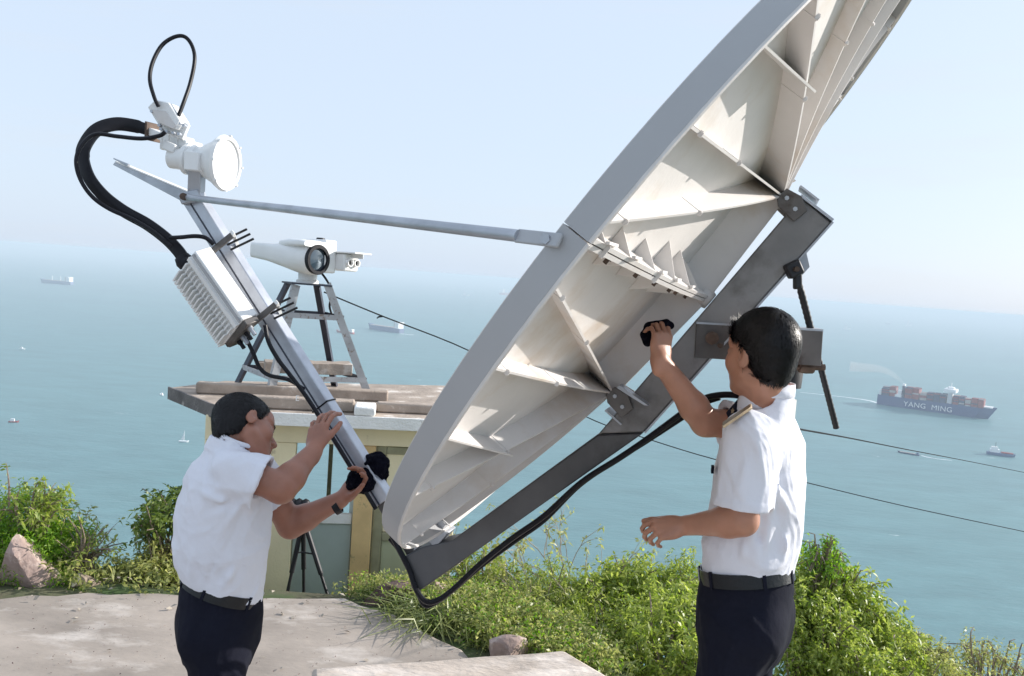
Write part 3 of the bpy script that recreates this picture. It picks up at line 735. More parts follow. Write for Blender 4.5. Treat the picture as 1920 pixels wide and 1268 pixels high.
# ---- cargo ships further out
def cargo(p0, p1, lab, hm='shipgrey', wheel=.0, cranes=2, name='cargo_ship'):
    o, fx, L = ship_at(p0, p1); W = L * .16; H = L * .085
    t = thing(name, o, lab, 'ship'); u = lambda k: -L / 2 + L * k
    obj('hull', hull_mb(o, fx, L, W, H, H * 1.35, rake=.05), M[hm], t, smooth=True, auto=30)
    mb = MB(); sbox(mb, o, fx, u(.03), u(.14), -W * .45, W * .45, H, H + L * .13); sbox(mb, o, fx, u(.04), u(.12), -W * .6, W * .6, H + L * .10, H + L * .125); obj('superstructure', mb, M['shipw'], t)
    mb = MB(); sbox(mb, o, fx, u(.16), u(.20), -W * .2, W * .2, H, H + L * .12); obj('funnel', mb, M['c_pale'], t)
    mb = MB(); sbox(mb, o, fx, u(.24), u(.88), -W * .35, W * .35, H, H + L * .015); obj('hatch', mb, M['c_pale'], t)
    for k in range(cranes):
        mb = MB(); x = u(.36 + .26 * k); sbox(mb, o, fx, x - L * .006, x + L * .006, -L * .006, L * .006, H, H + L * .13); sbox(mb, o, fx, x - L * .05, x + L * .02, -L * .004, L * .004, H + L * .07, H + L * .08); obj('crane', mb, M['shipw'], t)
cargo((135, 535), (75, 530), 'distant pale cargo ship with two deck cranes, far out on the left')
cargo((753, 625), (690, 616), 'blue-grey cargo ship with white superstructure beyond the knotted wire', cranes=0)
cargo((938, 553), (975, 555), 'faint pink-hulled ship near the horizon, half behind the dish rim', hm='c_red', cranes=1)
cargo((663, 627), (630, 623), 'small red-hulled ship seen through the legs of the iron stand', hm='c_red', cranes=0)

def boat(px, py, lpx, ang, lab, kind='motor', hm='shipw'):
    o = atz(px, py, SEA_Z); L = lpx * o.length / 1500.0; fx = Vector((math.cos(ang), math.sin(ang), 0))
    t = thing('sailing_boat' if kind == 'sail' else 'motor_boat', o, lab, 'boat', 'small boats on the bay'); W = L * .3; u = lambda k: -L / 2 + L * k
    obj('hull', hull_mb(o, fx, L, W, L * .12, L * .2, sink=.5, n_=10), M[hm], t, smooth=True, auto=30)
    if kind == 'sail':
        mb = MB(); mb.tube([o + UP * L * .1, o + UP * L * 1.15], L * .02, 6); obj('mast', mb, M['shipw'], t)
        mb = MB(); mb.prism([o + UP * L * .25 + fx * .02 * L, o + UP * L * 1.1 + fx * .02 * L, o + UP * L * .25 - fx * L * .32], Vector((-fx.y, fx.x, 0)) * .08); obj('sail', mb, M['shipw'], t)
    else:
        mb = MB(); sbox(mb, o, fx, u(.2), u(.55), -W * .35, W * .35, L * .12, L * .38); obj('cabin', mb, M['shipw'], t)
boat(345, 829, 17, .1, 'white sailing boat on the sea left of the hut wall', 'sail')
boat(303, 741, 10, 2.5, 'tiny white boat just left of the hut roof corner')
boat(26, 792, 15, .3, 'small boat with reddish hull at the left edge above the bushes', hm='c_red')
boat(327, 494, 11, .2, 'small white boat beside the black cable near the transceiver box')
boat(1588, 618, 13, .1, 'white motor boat right of the turnbuckle rod, nearest of the far trio')
boat(1665, 608, 9, .2, 'faintest grey boat near the horizon on the right', hm='shipgrey')
boat(1703, 612, 11, .1, 'small white sailing boat near the horizon on the far right', 'sail')
boat(873, 555, 15, .1, 'small white vessel with a red stripe just left of the dish rim near the horizon')
boat(833, 538, 8, .1, 'tiny white sail near the horizon above the knotted wire', 'sail')
boat(42, 655, 9, .1, 'tiny pale boat far out below the left cargo ship')
# =================================================================== THE SATELLITE ANTENNA
DC = Vector((0.4441, 2.6057, 1.8042))
_az, _el = 0.3063, 0.6206
DN = Vector((-math.cos(_az) * math.cos(_el), math.sin(_az) * math.cos(_el), math.sin(_el)))
DW = Vector((-math.sin(_az), -math.cos(_az), 0.0))
DV = DW.cross(DN).normalized()
if DV.z < 0: DV = -DV
RD = 1.2
def L3(u, v, w): return DC + DN * u + DV * v + DW * w
def pan(r): return -0.100 * (1 - (r / RD) ** 2)
BASE = Vector((0.86, 2.62, 0.0))
ant = thing('satellite_antenna', BASE, 'big white offset satellite dish on a mast, its ribbed back turned to the camera', 'satellite dish')

# reflector: four moulded quarters
def quarter(sv, sw):
    g = 0.0015; nr, na = 22, 22; vs = []; fs = []
    for i in range(nr + 1):
        r = 0.004 + (RD - 0.006) * i / nr
        for j in range(na + 1):
            q = (PI / 2) * j / na
            v, w = r * math.sin(q) * sv, r * math.cos(q) * sw
            v += g * sv; w += g * sw
            vs.append(L3(pan(math.hypot(v, w)), v, w))
    for i in range(nr):
        for j in range(na):
            a = i * (na + 1) + j; fs.append((a, a + 1, a + na + 2, a + na + 1))
    n1 = len(vs); vs2 = [p + DN * 0.006 for p in vs]
    fs2 = [tuple(x + n1 for x in f[::-1]) for f in fs]
    edge = [j for j in range(na + 1)] + [i * (na + 1) + na for i in range(1, nr + 1)] + [nr * (na + 1) + j for j in range(na - 1, -1, -1)] + [i * (na + 1) for i in range(nr - 1, 0, -1)]
    fs3 = [(edge[i], edge[(i + 1) % len(edge)], edge[(i + 1) % len(edge)] + n1, edge[i] + n1) for i in range(len(edge))]
    mb = MB().add(vs + vs2, fs + fs2 + fs3)
    return obj('reflector_panel', mb, M['dish'], ant, smooth=True, auto=50)
def rim(sv, sw, u0=-0.052, u1=0.004, t=0.007):
    n_ = 30; mb = MB(); vs = []
    for i in range(n_ + 1):
        q = (PI / 2) * i / n_; q = 0.0012 + q * (1 - 0.0024 / (PI / 2))
        for (uu, r) in ((u1, RD + .001), (u0, RD + .001), (u0, RD - t), (u1, RD - t)):
            vs.append(L3(uu, r * math.sin(q) * sv, r * math.cos(q) * sw))
    fs = [(i * 4 + j, i * 4 + (j + 1) % 4, (i + 1) * 4 + (j + 1) % 4, (i + 1) * 4 + j) for i in range(n_) for j in range(4)] + [(3, 2, 1, 0), tuple(n_ * 4 + j for j in range(4))]
    mb.add(vs, fs); o = obj('rim_band', mb, M['rim'], ant, smooth=True, auto=40)
    # rolled white back edge of the band
    pts = [L3(u0 - 0.003, (RD - .004) * math.sin(q) * sv, (RD - .004) * math.cos(q) * sw) for q in np.linspace(0.002, PI / 2 - .002, 26)]
    obj('rim_edge', MB().tube(pts, 0.0055, 6), M['dish'], o, smooth=True)
JU, JL = (0.385, 0.0), (-0.43, 0.0)
def rib(parent, A, B, uA, uB, th=0.006, bulge=0.0, fs_=0.0, name='rib', label=None, drop=0.0):
    """web standing on the panel between A (inner) and B (rim), rear edge from uA to uB"""
    n_ = 16; mb = MB(); A, B = Vector(A), Vector(B); d = (B - A).normalized(); s_ = Vector((-d.y, d.x)); vs = []
    for i in range(n_ + 1):
        t = i / n_; c = A.lerp(B, t); foot = pan(min(c.length, RD)) + 0.001
        rear = uA + (uB - uA) * t - bulge * 4 * t * (1 - t)
        rear = min(rear, foot - 0.008)
        for (uu, k) in ((foot, -1), (rear, -1), (rear, 1), (foot, 1)):
            q = c + s_ * k * th / 2; vs.append(L3(uu, q.x, q.y))
    fs = [(i * 4 + j, i * 4 + (j + 1) % 4, (i + 1) * 4 + (j + 1) % 4, (i + 1) * 4 + j) for i in range(n_) for j in range(4)] + [(3, 2, 1, 0), tuple(n_ * 4 + j for j in range(4))]
    mb.add(vs, fs); o = obj(name, mb, M['dish'], parent, smooth=True, auto=30, label=label)
    L_ = (B - A).length
    for t in ((0.93, 0.62) if L_ > 0.7 else ()):      # moulded joints with a small proud lip
        c = A.lerp(B, t); foot = pan(c.length); rear = min(uA + (uB - uA) * t - bulge * 4 * t * (1 - t), foot - .008)
        q = L3((foot + rear) / 2 - .003, c.x, c.y)
        mb2 = MB().obox(q, DN * ((foot - rear) / 2 + .004), DV * (d.x * .002) + DW * (d.y * .002), (DV * s_.x + DW * s_.y) * (th / 2 + .0012))
        mb2.obox(L3(rear - .002, c.x, c.y), DN * .003, (DV * d.x + DW * d.y) * .004, (DV * s_.x + DW * s_.y) * (th / 2 + .0035))
        JOINTS.append((mb2, parent))
    return o
JOINTS = []
UJ, UR, UH = -0.185, -0.05, -0.218
for sw in (1, -1):
    for sv in (1, -1):
        p = quarter(sv, sw); rim(sv, sw)
        if sv > 0:
            J = (JU[0], 0.012 * sw)
            rib(p, J, (0.044, sw * 1.188), UJ, UR, bulge=.012)
            rib(p, J, (0.27, sw * 1.150), UJ, UR, bulge=.004)
            rib(p, J, (0.60, sw * 1.030), UJ, UR - .01, bulge=.010)
            rib(p, J, (0.90, sw * 0.79), UJ, UR, bulge=-.014)
            rib(p, J, (1.115, sw * 0.44), UJ, UR, bulge=-.020)
            rib(p, (0.53, sw * 0.71), (0.46, sw * 1.100), -.135, UR, th=.005, name='cross_web')
        else:
            J = (JL[0], 0.012 * sw)
            rib(p, J, (-0.099, sw * 1.184), UJ, UR, bulge=.004)
            rib(p, J, (-0.31, sw * 1.146), UJ, UR, bulge=.010)
            rib(p, J, (-0.743, sw * 0.92), UJ, UR, bulge=.006)
            rib(p, (-0.64, sw * 0.53), (-0.515, sw * 1.075), -.125, UR, th=.005, name='cross_web')
            rib(p, J, (-1.075, sw * 0.52), UJ, UR, bulge=.008)
        # bolted radial seam flange with gussets
        e = .0065 * sv
        fl = rib(p, (e, 0.03 * sw), (e, sw * 1.185), UH + .004, UR, th=.010, bulge=.022, name='seam_flange')
        for k, w in enumerate((0.20, 0.36, 0.56, 0.76, 0.95, 1.10)):
            rear = UH + (UR - UH) * w / 1.185 - .022 * 4 * (w / 1.185) * (1 - w / 1.185); foot = pan(w)
            hgt = (0.06, .075, .08, .055, .05, .04)[k]
            a, b, c = L3(rear + .006, .012 * sv, w * sw), L3(foot, .012 * sv, w * sw), L3(pan(math.hypot(w, hgt)), hgt * sv, w * sw)
            obj('gusset', MB().prism([a, b, c], DW * .005), M['dish'], p)
        if sv < 0:
            for w in (0.28, .42, 0.50, 0.66, 0.82, 1.02):
                rear = UH + (UR - UH) * w / 1.185 - .022 * 4 * (w / 1.185) * (1 - w / 1.185)
                q = L3(rear + .016, -.020, w * sw)
                obj('seam_bolt', MB().lathe(q, DV, [(-.006, 0), (-.006, .005), (.004, .005), (.004, .008), (.006, .008), (.006, 0)], 8), M['rust'], p)
        else:
            for w in (0.30, 0.50, 0.66, 0.88, 1.04):
                rear = UH + (UR - UH) * w / 1.185 - .022 * 4 * (w / 1.185) * (1 - w / 1.185)
                mbb = MB().beam(L3(rear + .012, .018, w * sw), L3(rear + .010, .018, (w + .10) * sw), .008, .006)
                obj('lip_strip', mbb, M['dish'], p)
for mb2, p in JOINTS: obj('rib_joint', mb2, M['dish'], p)
# vertical centre seam: spine between the two mounting points, and up and down to the rim
def spine(A, B, uA, uB, w0=.05, w1=.018, bulge=0.0):
    n_ = 14; mb = MB(); vs = []
    for i in range(n_ + 1):
        t = i / n_; v = A + (B - A) * t; foot = pan(abs(v)) + .001; rear = min(uA + (uB - uA) * t - bulge * 4 * t * (1 - t), foot - .008)
        for (uu, w) in ((foot, -w0), (rear, -w1), (rear, w1), (foot, w0)): vs.append(L3(uu, v, w))
    fs = [(i * 4 + j, i * 4 + (j + 1) % 4, (i + 1) * 4 + (j + 1) % 4, (i + 1) * 4 + j) for i in range(n_) for j in range(4)] + [(3, 2, 1, 0), tuple(n_ * 4 + j for j in range(4))]
    mb.add(vs, fs); obj('spine', mb, M['dish'], ant, smooth=True, auto=30)
spine(0.004, JU[0], UH, UJ - .01); spine(-0.004, JL[0], UH, UJ - .01)
spine(JU[0] + .003, 1.185, UJ - .005, UR, .014, .006, bulge=-.018); spine(JL[0] - .003, -1.185, UJ, UR, .012, .005, bulge=.012)
mb = MB(); mb.lathe(L3(UH - .004, 0, 0), DN, [(-.006, 0), (-.006, .028), (.012, .034), (.03, .034), (.03, 0)], 16); obj('hub_boss', mb, M['dish'], ant, smooth=True)

# rear beam: bent box tube on the centre plane
def plate_poly(pts, w, name, m, bevel=.006, parent=ant, label=None, wc=0.0):
    mb = MB().prism([L3(u, v, wc - w / 2) for u, v in pts], DW * w)
    return obj(name, mb, m, parent, bevel=bevel, label=label)
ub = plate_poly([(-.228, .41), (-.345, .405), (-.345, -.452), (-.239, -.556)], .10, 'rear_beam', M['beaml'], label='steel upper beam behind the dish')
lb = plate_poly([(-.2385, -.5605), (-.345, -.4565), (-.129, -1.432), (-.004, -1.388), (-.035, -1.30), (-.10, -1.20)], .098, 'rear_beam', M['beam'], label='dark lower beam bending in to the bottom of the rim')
mb = MB().prism([L3(u, v, -.053) for u, v in ((-.345, .41), (-.351, .41), (-.351, -.45), (-.345, -.45))], DW * .106); obj('beam_flange', mb, M['galv'], ub)
mb = MB().obox(L3(-.285, .414, 0), DN * .06, DV * .004, DW * .055); obj('end_plate', mb, M['galv'], ub)
mb = MB().prism([L3(u, v, .051) for u, v in ((-.02, -1.33), (-.05, -1.19), (-.046, -1.17), (0.012, -1.17), (.012, -1.25))], DW * .004)
obj('foot_bracket', mb, M['galv'], lb)
obj('foot_bracket', MB().obox(L3(-.022, -1.235, 0), DN * .05, DV * .035, DW * .045), M['galv'], lb, bevel=.003)
# mounting brackets at the two junctions
def bracket(vj, sgn):
    br = plate_poly([(-.180, vj + .026), (-.172, vj - .008), (-.195, vj - .030), (-.262, vj - .036), (-.270, vj + .012), (-.23, vj + .034)], .008, 'mount_bracket', M['plate'], .002, wc=.062)
    plate_poly([(-.180, vj + .026), (-.172, vj - .008), (-.195, vj - .030), (-.262, vj - .036), (-.270, vj + .012), (-.23, vj + .034)], .008, 'mount_bracket', M['plate'], .002, wc=-.062)
    for (du, dv_) in ((-.20, .004), (-.24, -.006)):
        obj('bolt', MB().lathe(L3(du, vj + dv_, .066), DW, [(0, 0), (0, .007), (.006, .007), (.006, 0)], 6), M['galv'], br)
    mb = MB().obox(L3(-.24, vj + .056 * sgn, 0), DN * .035, DV * .0030, DW * .055); obj('cleat', mb, M['galv'], br, label='bright angle cleat')
    if sgn < 0:
        mb = MB().prism([L3(-.19, vj + .05, .066), L3(-.30, vj + .062, .066), L3(-.29, vj + .054, .066), L3(-.19, vj + .038, .066)], DW * .05)
        obj('cleat', mb, M['galv'], br, label='bright angle cleat')
bracket(.378, 1); bracket(-.425, -1)
bracket_ = None
# channel cross plate and mast
c1, c2 = P(1304, 637, 2.50), P(1541, 652, 2.44)
mid = (c1 + c2) / 2; ex = (c2 - c1) / 2; upv = Vector((0.055, 0, .052)); upv = (P(1420, 608, 2.47) - P(1416, 672, 2.47)) / 2; nv = ex.cross(upv).normalized()
if nv.y > 0: nv = -nv
chn = obj('cross_channel', MB().obox(mid, ex, upv, nv * .004), M['plate'], ant, bevel=.002, label='dark steel channel joining beam and mast')
obj('channel_flange', MB().obox(mid + upv + nv * -.045, ex, upv.normalized() * .003, nv * .05), M['galv'], chn)
obj('channel_flange', MB().obox(mid - upv + nv * -.045, ex, upv.normalized() * .003, nv * .05), M['plate'], chn)
obj('channel_flange', MB().obox(mid - nv * .09, ex, upv, nv * .004), M['plate'], chn)
for px, py, r in ((1335, 634, .021), (1522, 640, .014), (1350, 648, .008), (1507, 655, .007)):
    q = P(px, py, 2.455) ; obj('bolt', MB().lathe(q - nv * .004, nv, [(0, 0), (0, r), (.012, r), (.014, r * .6), (.014, 0)], 8), M['rust'], chn)
mast_top = P(1468, 690, 2.60); BASEM = Vector((mast_top.x, mast_top.y, 0))
mst = obj('mast', MB().lathe(Vector((mast_top.x, mast_top.y, 0.0)), (0, 0, 1), [(0, 0), (0, .16), (.012, .16), (.012, .052), (mast_top.z - .10, .052), (mast_top.z - .10, .040), (mast_top.z, .040), (mast_top.z, 0)], 32), M['mast'], ant, smooth=True, auto=40, label='pale round mast with a base flange')
obj('collar', MB().lathe(Vector((mast_top.x, mast_top.y, mast_top.z - .06)), (0, 0, 1), [(0, 0), (0, .062), (.09, .066), (.12, .05), (.12, 0)], 24), M['blackm'], mst, smooth=True, label='greasy black swivel collar')
for px, py in ((1494, 718),):
    q = P(px, py, 2.585); obj('bolt', MB().lathe(q - Vector((.05, 0, 0)), (1, 0, 0), [(0, 0), (0, .006), (.035, .006), (.035, .014), (.055, .014), (.055, 0)], 8), M['rust'], mst)
sb = MB(); pa = mid - nv * .045; mv = Vector((mast_top.x, mast_top.y, 0))
sb.obox(Vector((mast_top.x, mast_top.y, pa.z - .02)), (.055, 0, 0), (0, .05, 0), (0, 0, .04)); obj('saddle', sb, M['blackm'], mst, bevel=.006)
# elevation rod: threaded turnbuckle
rt, rm_, rb = P(1488, 505, 2.42), P(1517, 612, 2.50), P(1568, 802, 2.58)
r0_, r1_ = P(1497, 528, 2.44), rb
pts = [r0_.lerp(rb, k / 60) for k in range(61)]
rad = [(.0092 if k % 2 else .0105) * (1.12 if 3 < k < 22 else 1) for k in range(61)]
rod = obj('elevation_rod', MB().tube(pts, rad, 10), M['blackm'], ant, smooth=True, auto=60, label='greasy black threaded rod')
obj('clevis', MB().obox(rt, (.020, 0, .012), (0, .018, 0), (-.011, 0, .020)).obox(rt.lerp(r0_, .8), (.012, 0, .003), (0, .012, 0), (-.003, 0, .03)), M['blackm'], rod, bevel=.006)
obj('bolt', MB().lathe(rt - Vector((0, .032, 0)), (0, 1, 0), [(0, 0), (0, .008), (.064, .008), (.064, 0)], 8), M['rust'], rod)
lugp = L3(-.35, .25, 0)
obj('lug', MB().prism([L3(-.345, .30, .02), L3(-.345, .20, .02), L3(-.385, .235, .02), L3(-.385, .27, .02)], -DW * .04), M['galv'], ub)
obj('pivot_bolt', MB().tube([P(1452, 688, 2.52), P(1547, 689, 2.50)], [.010, .010], 8).lathe(P(1512, 688, 2.505), (1, 0, 0), [(-.022, 0), (-.022, .02), (.0, .022), (.022, .02), (.022, 0)], 8), M['rust'], chn, smooth=True)

# feed boom
B0, B1 = L3(.185, -1.305, 0), L3(1.545, -.955, 0)
bdir = (B1 - B0).normalized(); bside = DW
bup = bdir.cross(bside).normalized()
boom = MB(); boom.beam(B0, B1, .055, .075, up=bup)
bo = obj('feed_boom', boom, M['boom'], ant, bevel=.004, label='square steel boom carrying the feed')
mb = MB(); mb.beam(B0.lerp(B1, .0) + bside * .0285 - bup * .008, B0.lerp(B1, 1) + bside * .0285 - bup * .008, .002, .006, up=bup); obj('weld_seam', mb, M['darkiron'], bo)
for t in (.30, .60): obj('cable_tie', MB().beam(B0.lerp(B1, t), B0.lerp(B1, t + .004), .060, .080, up=bup), M['black'], bo)
mb = MB(); mb.beam(L3(.23, -1.29, 0), L3(-.02, -1.36, 0), .045, .05, up=bup); obj('boom_socket', mb, M['plate'], bo, bevel=.004)
# horn post and feed
hc = L3(1.497, -.757, 0); aim = (L3(-.05, .25, -0.22) - hc).normalized()
hc = hc + aim * 0
feed = obj('feed_horn', MB().lathe(hc, aim, [(.0, .0), (-.012, .070), (-.006, .088), (.0, .089), (.0, .103), (-.014, .107), (-.022, .102), (-.05, .082), (-.10, .058), (-.115, .054), (-.118, .062), (-.135, .062), (-.138, .05), (-.155, .05), (-.158, .058), (-.175, .058), (-.178, .042), (-.24, .040), (-.24, 0)], 44), M['white'], ant, smooth=True, auto=35, label='white ringed feed horn')
obj('horn_window', MB().lathe(hc + aim * .0015, aim, [(-.012, .0885), (-.018, .06), (-.022, .03), (-.024, 0)], 40), M['radome'], feed, smooth=True)
for k in range(8):
    q = 2 * PI * k / 8; a_ = aim.orthogonal().normalized(); b_ = aim.cross(a_)
    obj('clip', MB().obox(hc + (a_ * math.cos(q) + b_ * math.sin(q)) * .104, aim * .006, (a_ * math.cos(q) + b_ * math.sin(q)) * .003, (-a_ * math.sin(q) + b_ * math.cos(q)) * .004), M['white'], feed)
post0 = P(368, 360, 3.13); post1 = P(370, 312, 3.10)
mb = MB().beam(post0, post1, .05, .05, up=(0, 1, 0)); obj('horn_post', mb, M['galv'], ant, bevel=.003)
obj('horn_clamp', MB().obox(P(371, 305, 3.08), aim * .03, UP * .035, aim.cross(UP).normalized() * .045), M['white'], ant, bevel=.004)
# waveguide train going up and back from the horn
t0, t1, t2 = P(362, 288, 3.16), P(318, 262, 3.22), P(286, 248, 3.26)
wg = obj('waveguide', MB().beam(t0, t1, .075, .075, up=(0, 0, 1)), M['white'], ant, bevel=.006)
obj('waveguide_arm', MB().beam(t1, t2, .045, .03, up=(0, 0, 1)), M['white'], wg, bevel=.003)
for t in (.0, .35, .7, 1.0):
    q = t0.lerp(t1, t); obj('flange', MB().obox(q, (t1 - t0).normalized() * .006, UP * .045, (t1 - t0).normalized().cross(UP) * .045), M['white'], wg, bevel=.003)
obj('flange', MB().obox(t2, (t2 - t1).normalized() * .006, UP * .036, (t2 - t1).normalized().cross(UP) * .036), M['rust'], wg, bevel=.002)
obj('stub', MB().beam(P(322, 268, 3.12), P(316, 284, 3.12), .035, .05, up=(1, 0, 0)), M['white'], wg, bevel=.004)
# filter box with bolted cover
q0, q1, q2, q3 = P(277, 200, 3.15), P(352, 236, 3.12), P(340, 264, 3.12), P(296, 240, 3.15)
obj('filter_plate', MB().prism([P(296, 232, 3.14), P(330, 214, 3.13), P(354, 234, 3.12), P(341, 262, 3.12), P(306, 247, 3.13)], (0, .02, 0)), M['white'], wg, bevel=.004)
fb = obj('converter_box', MB().prism([P(276, 201, 3.10), P(290, 187, 3.10), P(316, 192, 3.09), P(338, 226, 3.09), P(329, 243, 3.09), P(295, 232, 3.10)], (0.01, .07, 0.0)), M['white'], wg, bevel=.005)
obj('cover', MB().prism([P(282, 205, 3.095), P(311, 208, 3.09), P(331, 236, 3.088), P(324, 242, 3.088), P(299, 231, 3.094)], (0, .004, 0)), M['dish'], wg, bevel=.002)
for px, py in ((303, 243), (314, 247), (326, 250), (337, 252), (346, 236), (338, 232), (286, 210), (300, 236)):
    obj('bolt', MB().lathe(P(px, py, 3.105), (0, -1, 0), [(-.01, 0), (-.01, .006), (.012, .006), (.012, 0)], 6), M['galv'], wg)
# coax loop on top
loop = [P(x, y, d) for x, y, d in ((297, 200, 3.08), (289, 182, 3.08), (281, 150, 3.10), (286, 118, 3.12), (303, 86, 3.15), (326, 70, 3.17), (346, 69, 3.18), (360, 86, 3.18), (365, 113, 3.17), (357, 155, 3.15), (346, 188, 3.12), (335, 217, 3.10))]
obj('coax_loop', MB().tube(smooth_curve(loop, 6), .0075, 8), M['black'], ant, smooth=True)
# flexible waveguide in black sheath and its companion leads
fw_ = [P(x, y, d) for x, y, d in ((276, 243, 3.25), (250, 236, 3.25), (215, 233, 3.22), (180, 245, 3.18), (158, 275, 3.14), (156, 300, 3.12), (168, 335, 3.1), (195, 368, 3.1), (232, 396, 3.1), (275, 420, 3.1), (310, 446, 3.08), (332, 468, 3.06), (345, 486, 3.05))]
cv = smooth_curve(fw_, 6); mb = MB(); vs = []
for i, p in enumerate(cv):
    t = (cv[min(i + 1, len(cv) - 1)] - cv[max(i - 1, 0)]).normalized(); s_ = t.cross(Vector((0, 1, 0))).normalized(); k = i / len(cv)
    wd = .026 if 0.05 < k < .4 else .023; dp = .012; s2 = t.cross(s_)
    for (a, b) in ((1, .4), (.4, 1), (-.4, 1), (-1, .4), (-1, -.4), (-.4, -1), (.4, -1), (1, -.4)): vs.append(p + s_ * a * wd + s2 * b * dp)
fs = [(i * 8 + j, i * 8 + (j + 1) % 8, (i + 1) * 8 + (j + 1) % 8, (i + 1) * 8 + j) for i in range(len(cv) - 1) for j in range(8)] + [tuple(range(8))[::-1], tuple((len(cv) - 1) * 8 + j for j in range(8))]
obj('flexible_waveguide', mb.add(vs, fs), M['black'], ant, smooth=True)
for pts in (((310, 248, 3.08), (298, 255, 3.08), (265, 260, 3.08), (220, 256, 3.10), (180, 252, 3.1), (155, 270, 3.06), (143, 300, 3.04), (150, 335, 3.04), (172, 368, 3.04), (205, 392, 3.05), (250, 412, 3.06), (290, 436, 3.04), (320, 462, 3.02)),
            ((320, 446, 3.04), (340, 445, 3.02), (365, 443, 3.0), (385, 446, 3.0), (400, 458, 3.0)),
            ((455, 627, 3.0), (465, 642, 3.0), (476, 665, 3.0), (487, 690, 3.0), (505, 704, 3.0), (540, 712, 2.98), (572, 730, 2.96)),
            ((497, 610, 2.95), (503, 640, 2.94), (520, 672, 2.93), (545, 705, 2.92), (575, 745, 2.91), (620, 815, 2.89), (660, 880, 2.86), (705, 955, 2.84))):
    obj('cable', MB().tube(smooth_curve([P(*q) for q in pts], 6), .008, 8), M['black'], ant, smooth=True)

# long strut from the boom head to the rim, and the tapered arm
sa, sb_ = P(349, 370, 3.10), L3(-.002, -.035, 1.205)
sd = (sb_ - sa).normalized()
strut = obj('strut', MB().tube([sa, sb_ - sd * .10], [.0122, .0122], 14), M['galv'], ant, smooth=True)
obj('strut_end', MB().obox(sb_ - sd * .045 , sd * .062, (DV - sd * DV.dot(sd)).normalized() * .014, sd.cross(DV).normalized() * .004), M['rim'], strut, bevel=.003)
obj('bolt', MB().lathe(sb_ - sd * .02, DW, [(-.02, 0), (-.02, .006), (.008, .006), (.008, .010), (.014, .010), (.014, 0)], 6), M['galv'], strut)
obj('bolt', MB().lathe(sa - Vector((0, .03, 0)), (0, 1, 0), [(0, 0), (0, .014), (.02, .014), (.02, .008), (.09, .008), (.09, 0)], 8), M['rust'], strut)
ta, tb = P(352, 372, 3.16), P(212, 308, 3.45)
td = (tb - ta).normalized(); tu = (UP - td * UP.z).normalized(); tsd = td.cross(tu)
mb = MB().prism([ta + tu * .028, ta - tu * .028, tb - tu * .004, tb + tu * .014], tsd * .035)
arm = obj('tapered_arm', mb, M['galv'], ant, bevel=.002)
obj('arm_cap', MB().prism([ta + tu * .034, ta + tu * .0285, tb + tu * .0145, tb + tu * .022], tsd * .040), M['white'], arm)
obj('arm_tip', MB().tube([tb - td * .10 + tu * .028, tb + td * .02 + tu * .03], [.007, .003], 6), M['galv'], arm)
obj('knuckle', MB().obox(P(362, 371, 3.13), (.04, 0, 0.012), (0, .035, 0), (-.01, 0, .02)), M['galv'], ant, bevel=.005)

# transceiver: finned box clamped below the boom
lo = P(360, 498, 3.02); hi = P(447, 623, 2.98); axv = (hi - lo); Lb = axv.length + .0; axd = axv.normalized()
nrm = Vector((-.52, -.80, -.30)); nrm = (nrm - axd * nrm.dot(axd)).normalized(); wd = axd.cross(nrm).normalized()
if wd.x < 0: wd = -wd
cb_ = (lo + hi) / 2 + wd * .022 + axd * .0
box_ = obj('transceiver', MB().obox(cb_, axd * Lb / 2, wd * .090, nrm * -.035), M['white'], ant, bevel=.004, label='white finned outdoor transceiver box')
nf = 17
for k in range(nf):
    x = -Lb / 2 + .008 + (Lb - .016) * k / (nf - 1)
    f0 = cb_ + axd * x + nrm * .035
    ob = MB().obox(f0 + nrm * .014 - wd * .052, axd * .0028, wd * .036, nrm * .014)
    obj('cooling_fin', ob, M['white'], box_)
    obj('cooling_fin', MB().obox(f0 + nrm * .007 + wd * .006, axd * .0028, wd * .018, nrm * .009), M['white'], box_)
    obj('cooling_fin', MB().obox(f0 - wd * .104 - nrm * .03, axd * .0028, wd * .013, nrm * .040), M['white'], box_)
obj('fin_rail', MB().obox(cb_ + nrm * .036 - wd * .016, axd * Lb / 2, wd * .003, nrm * .006), M['white'], box_)
obj('fin_rail', MB().obox(cb_ + nrm * .036 + wd * .045, axd * Lb / 2, wd * .010, nrm * .010), M['white'], box_)
obj('fin_rail', MB().obox(cb_ + nrm * .036 + wd * .072, axd * Lb / 2 * .98, wd * .006, nrm * .004), M['rim'], box_)
obj('end_cap', MB().obox(cb_ + axd * (Lb / 2 + .012) + nrm * .0, axd * .012, wd * .085, nrm * .03), M['plate'], box_, bevel=.004)
obj('power_pack', MB().obox(cb_ + axd * .085 - wd * .115 - nrm * .035, axd * .065, wd * .020, nrm * .02), M['black'], box_, bevel=.006)
for py, k in ((0, -1), (0, 1)):
    e_ = cb_ + axd * (Lb / 2 + .004) * k
    bc = B0 + bdir * ((e_ - B0).dot(bdir))
    br = obj('clamp_bar', MB().beam(e_ - wd * .10 + nrm * .02, bc + wd * .105 + DW * .03, .022, .014, up=nrm), M['plate'], ant, bevel=.002)
    obj('clamp_bar', MB().beam(bc + wd * .04 - DW * .04, bc + wd * .12 + DW * .04, .018, .012, up=nrm), M['white'], ant, bevel=.002)
    for s_ in (.045, .012, -.02):
        obj('threaded_stud', MB().tube([bc + wd * .05 + axd * s_ * .7 + DW * .035, bc + wd * .05 + axd * s_ * .7 + DW * .035 + Vector((.085, 0, .048))], .0045, 6), M['blackm'], br)
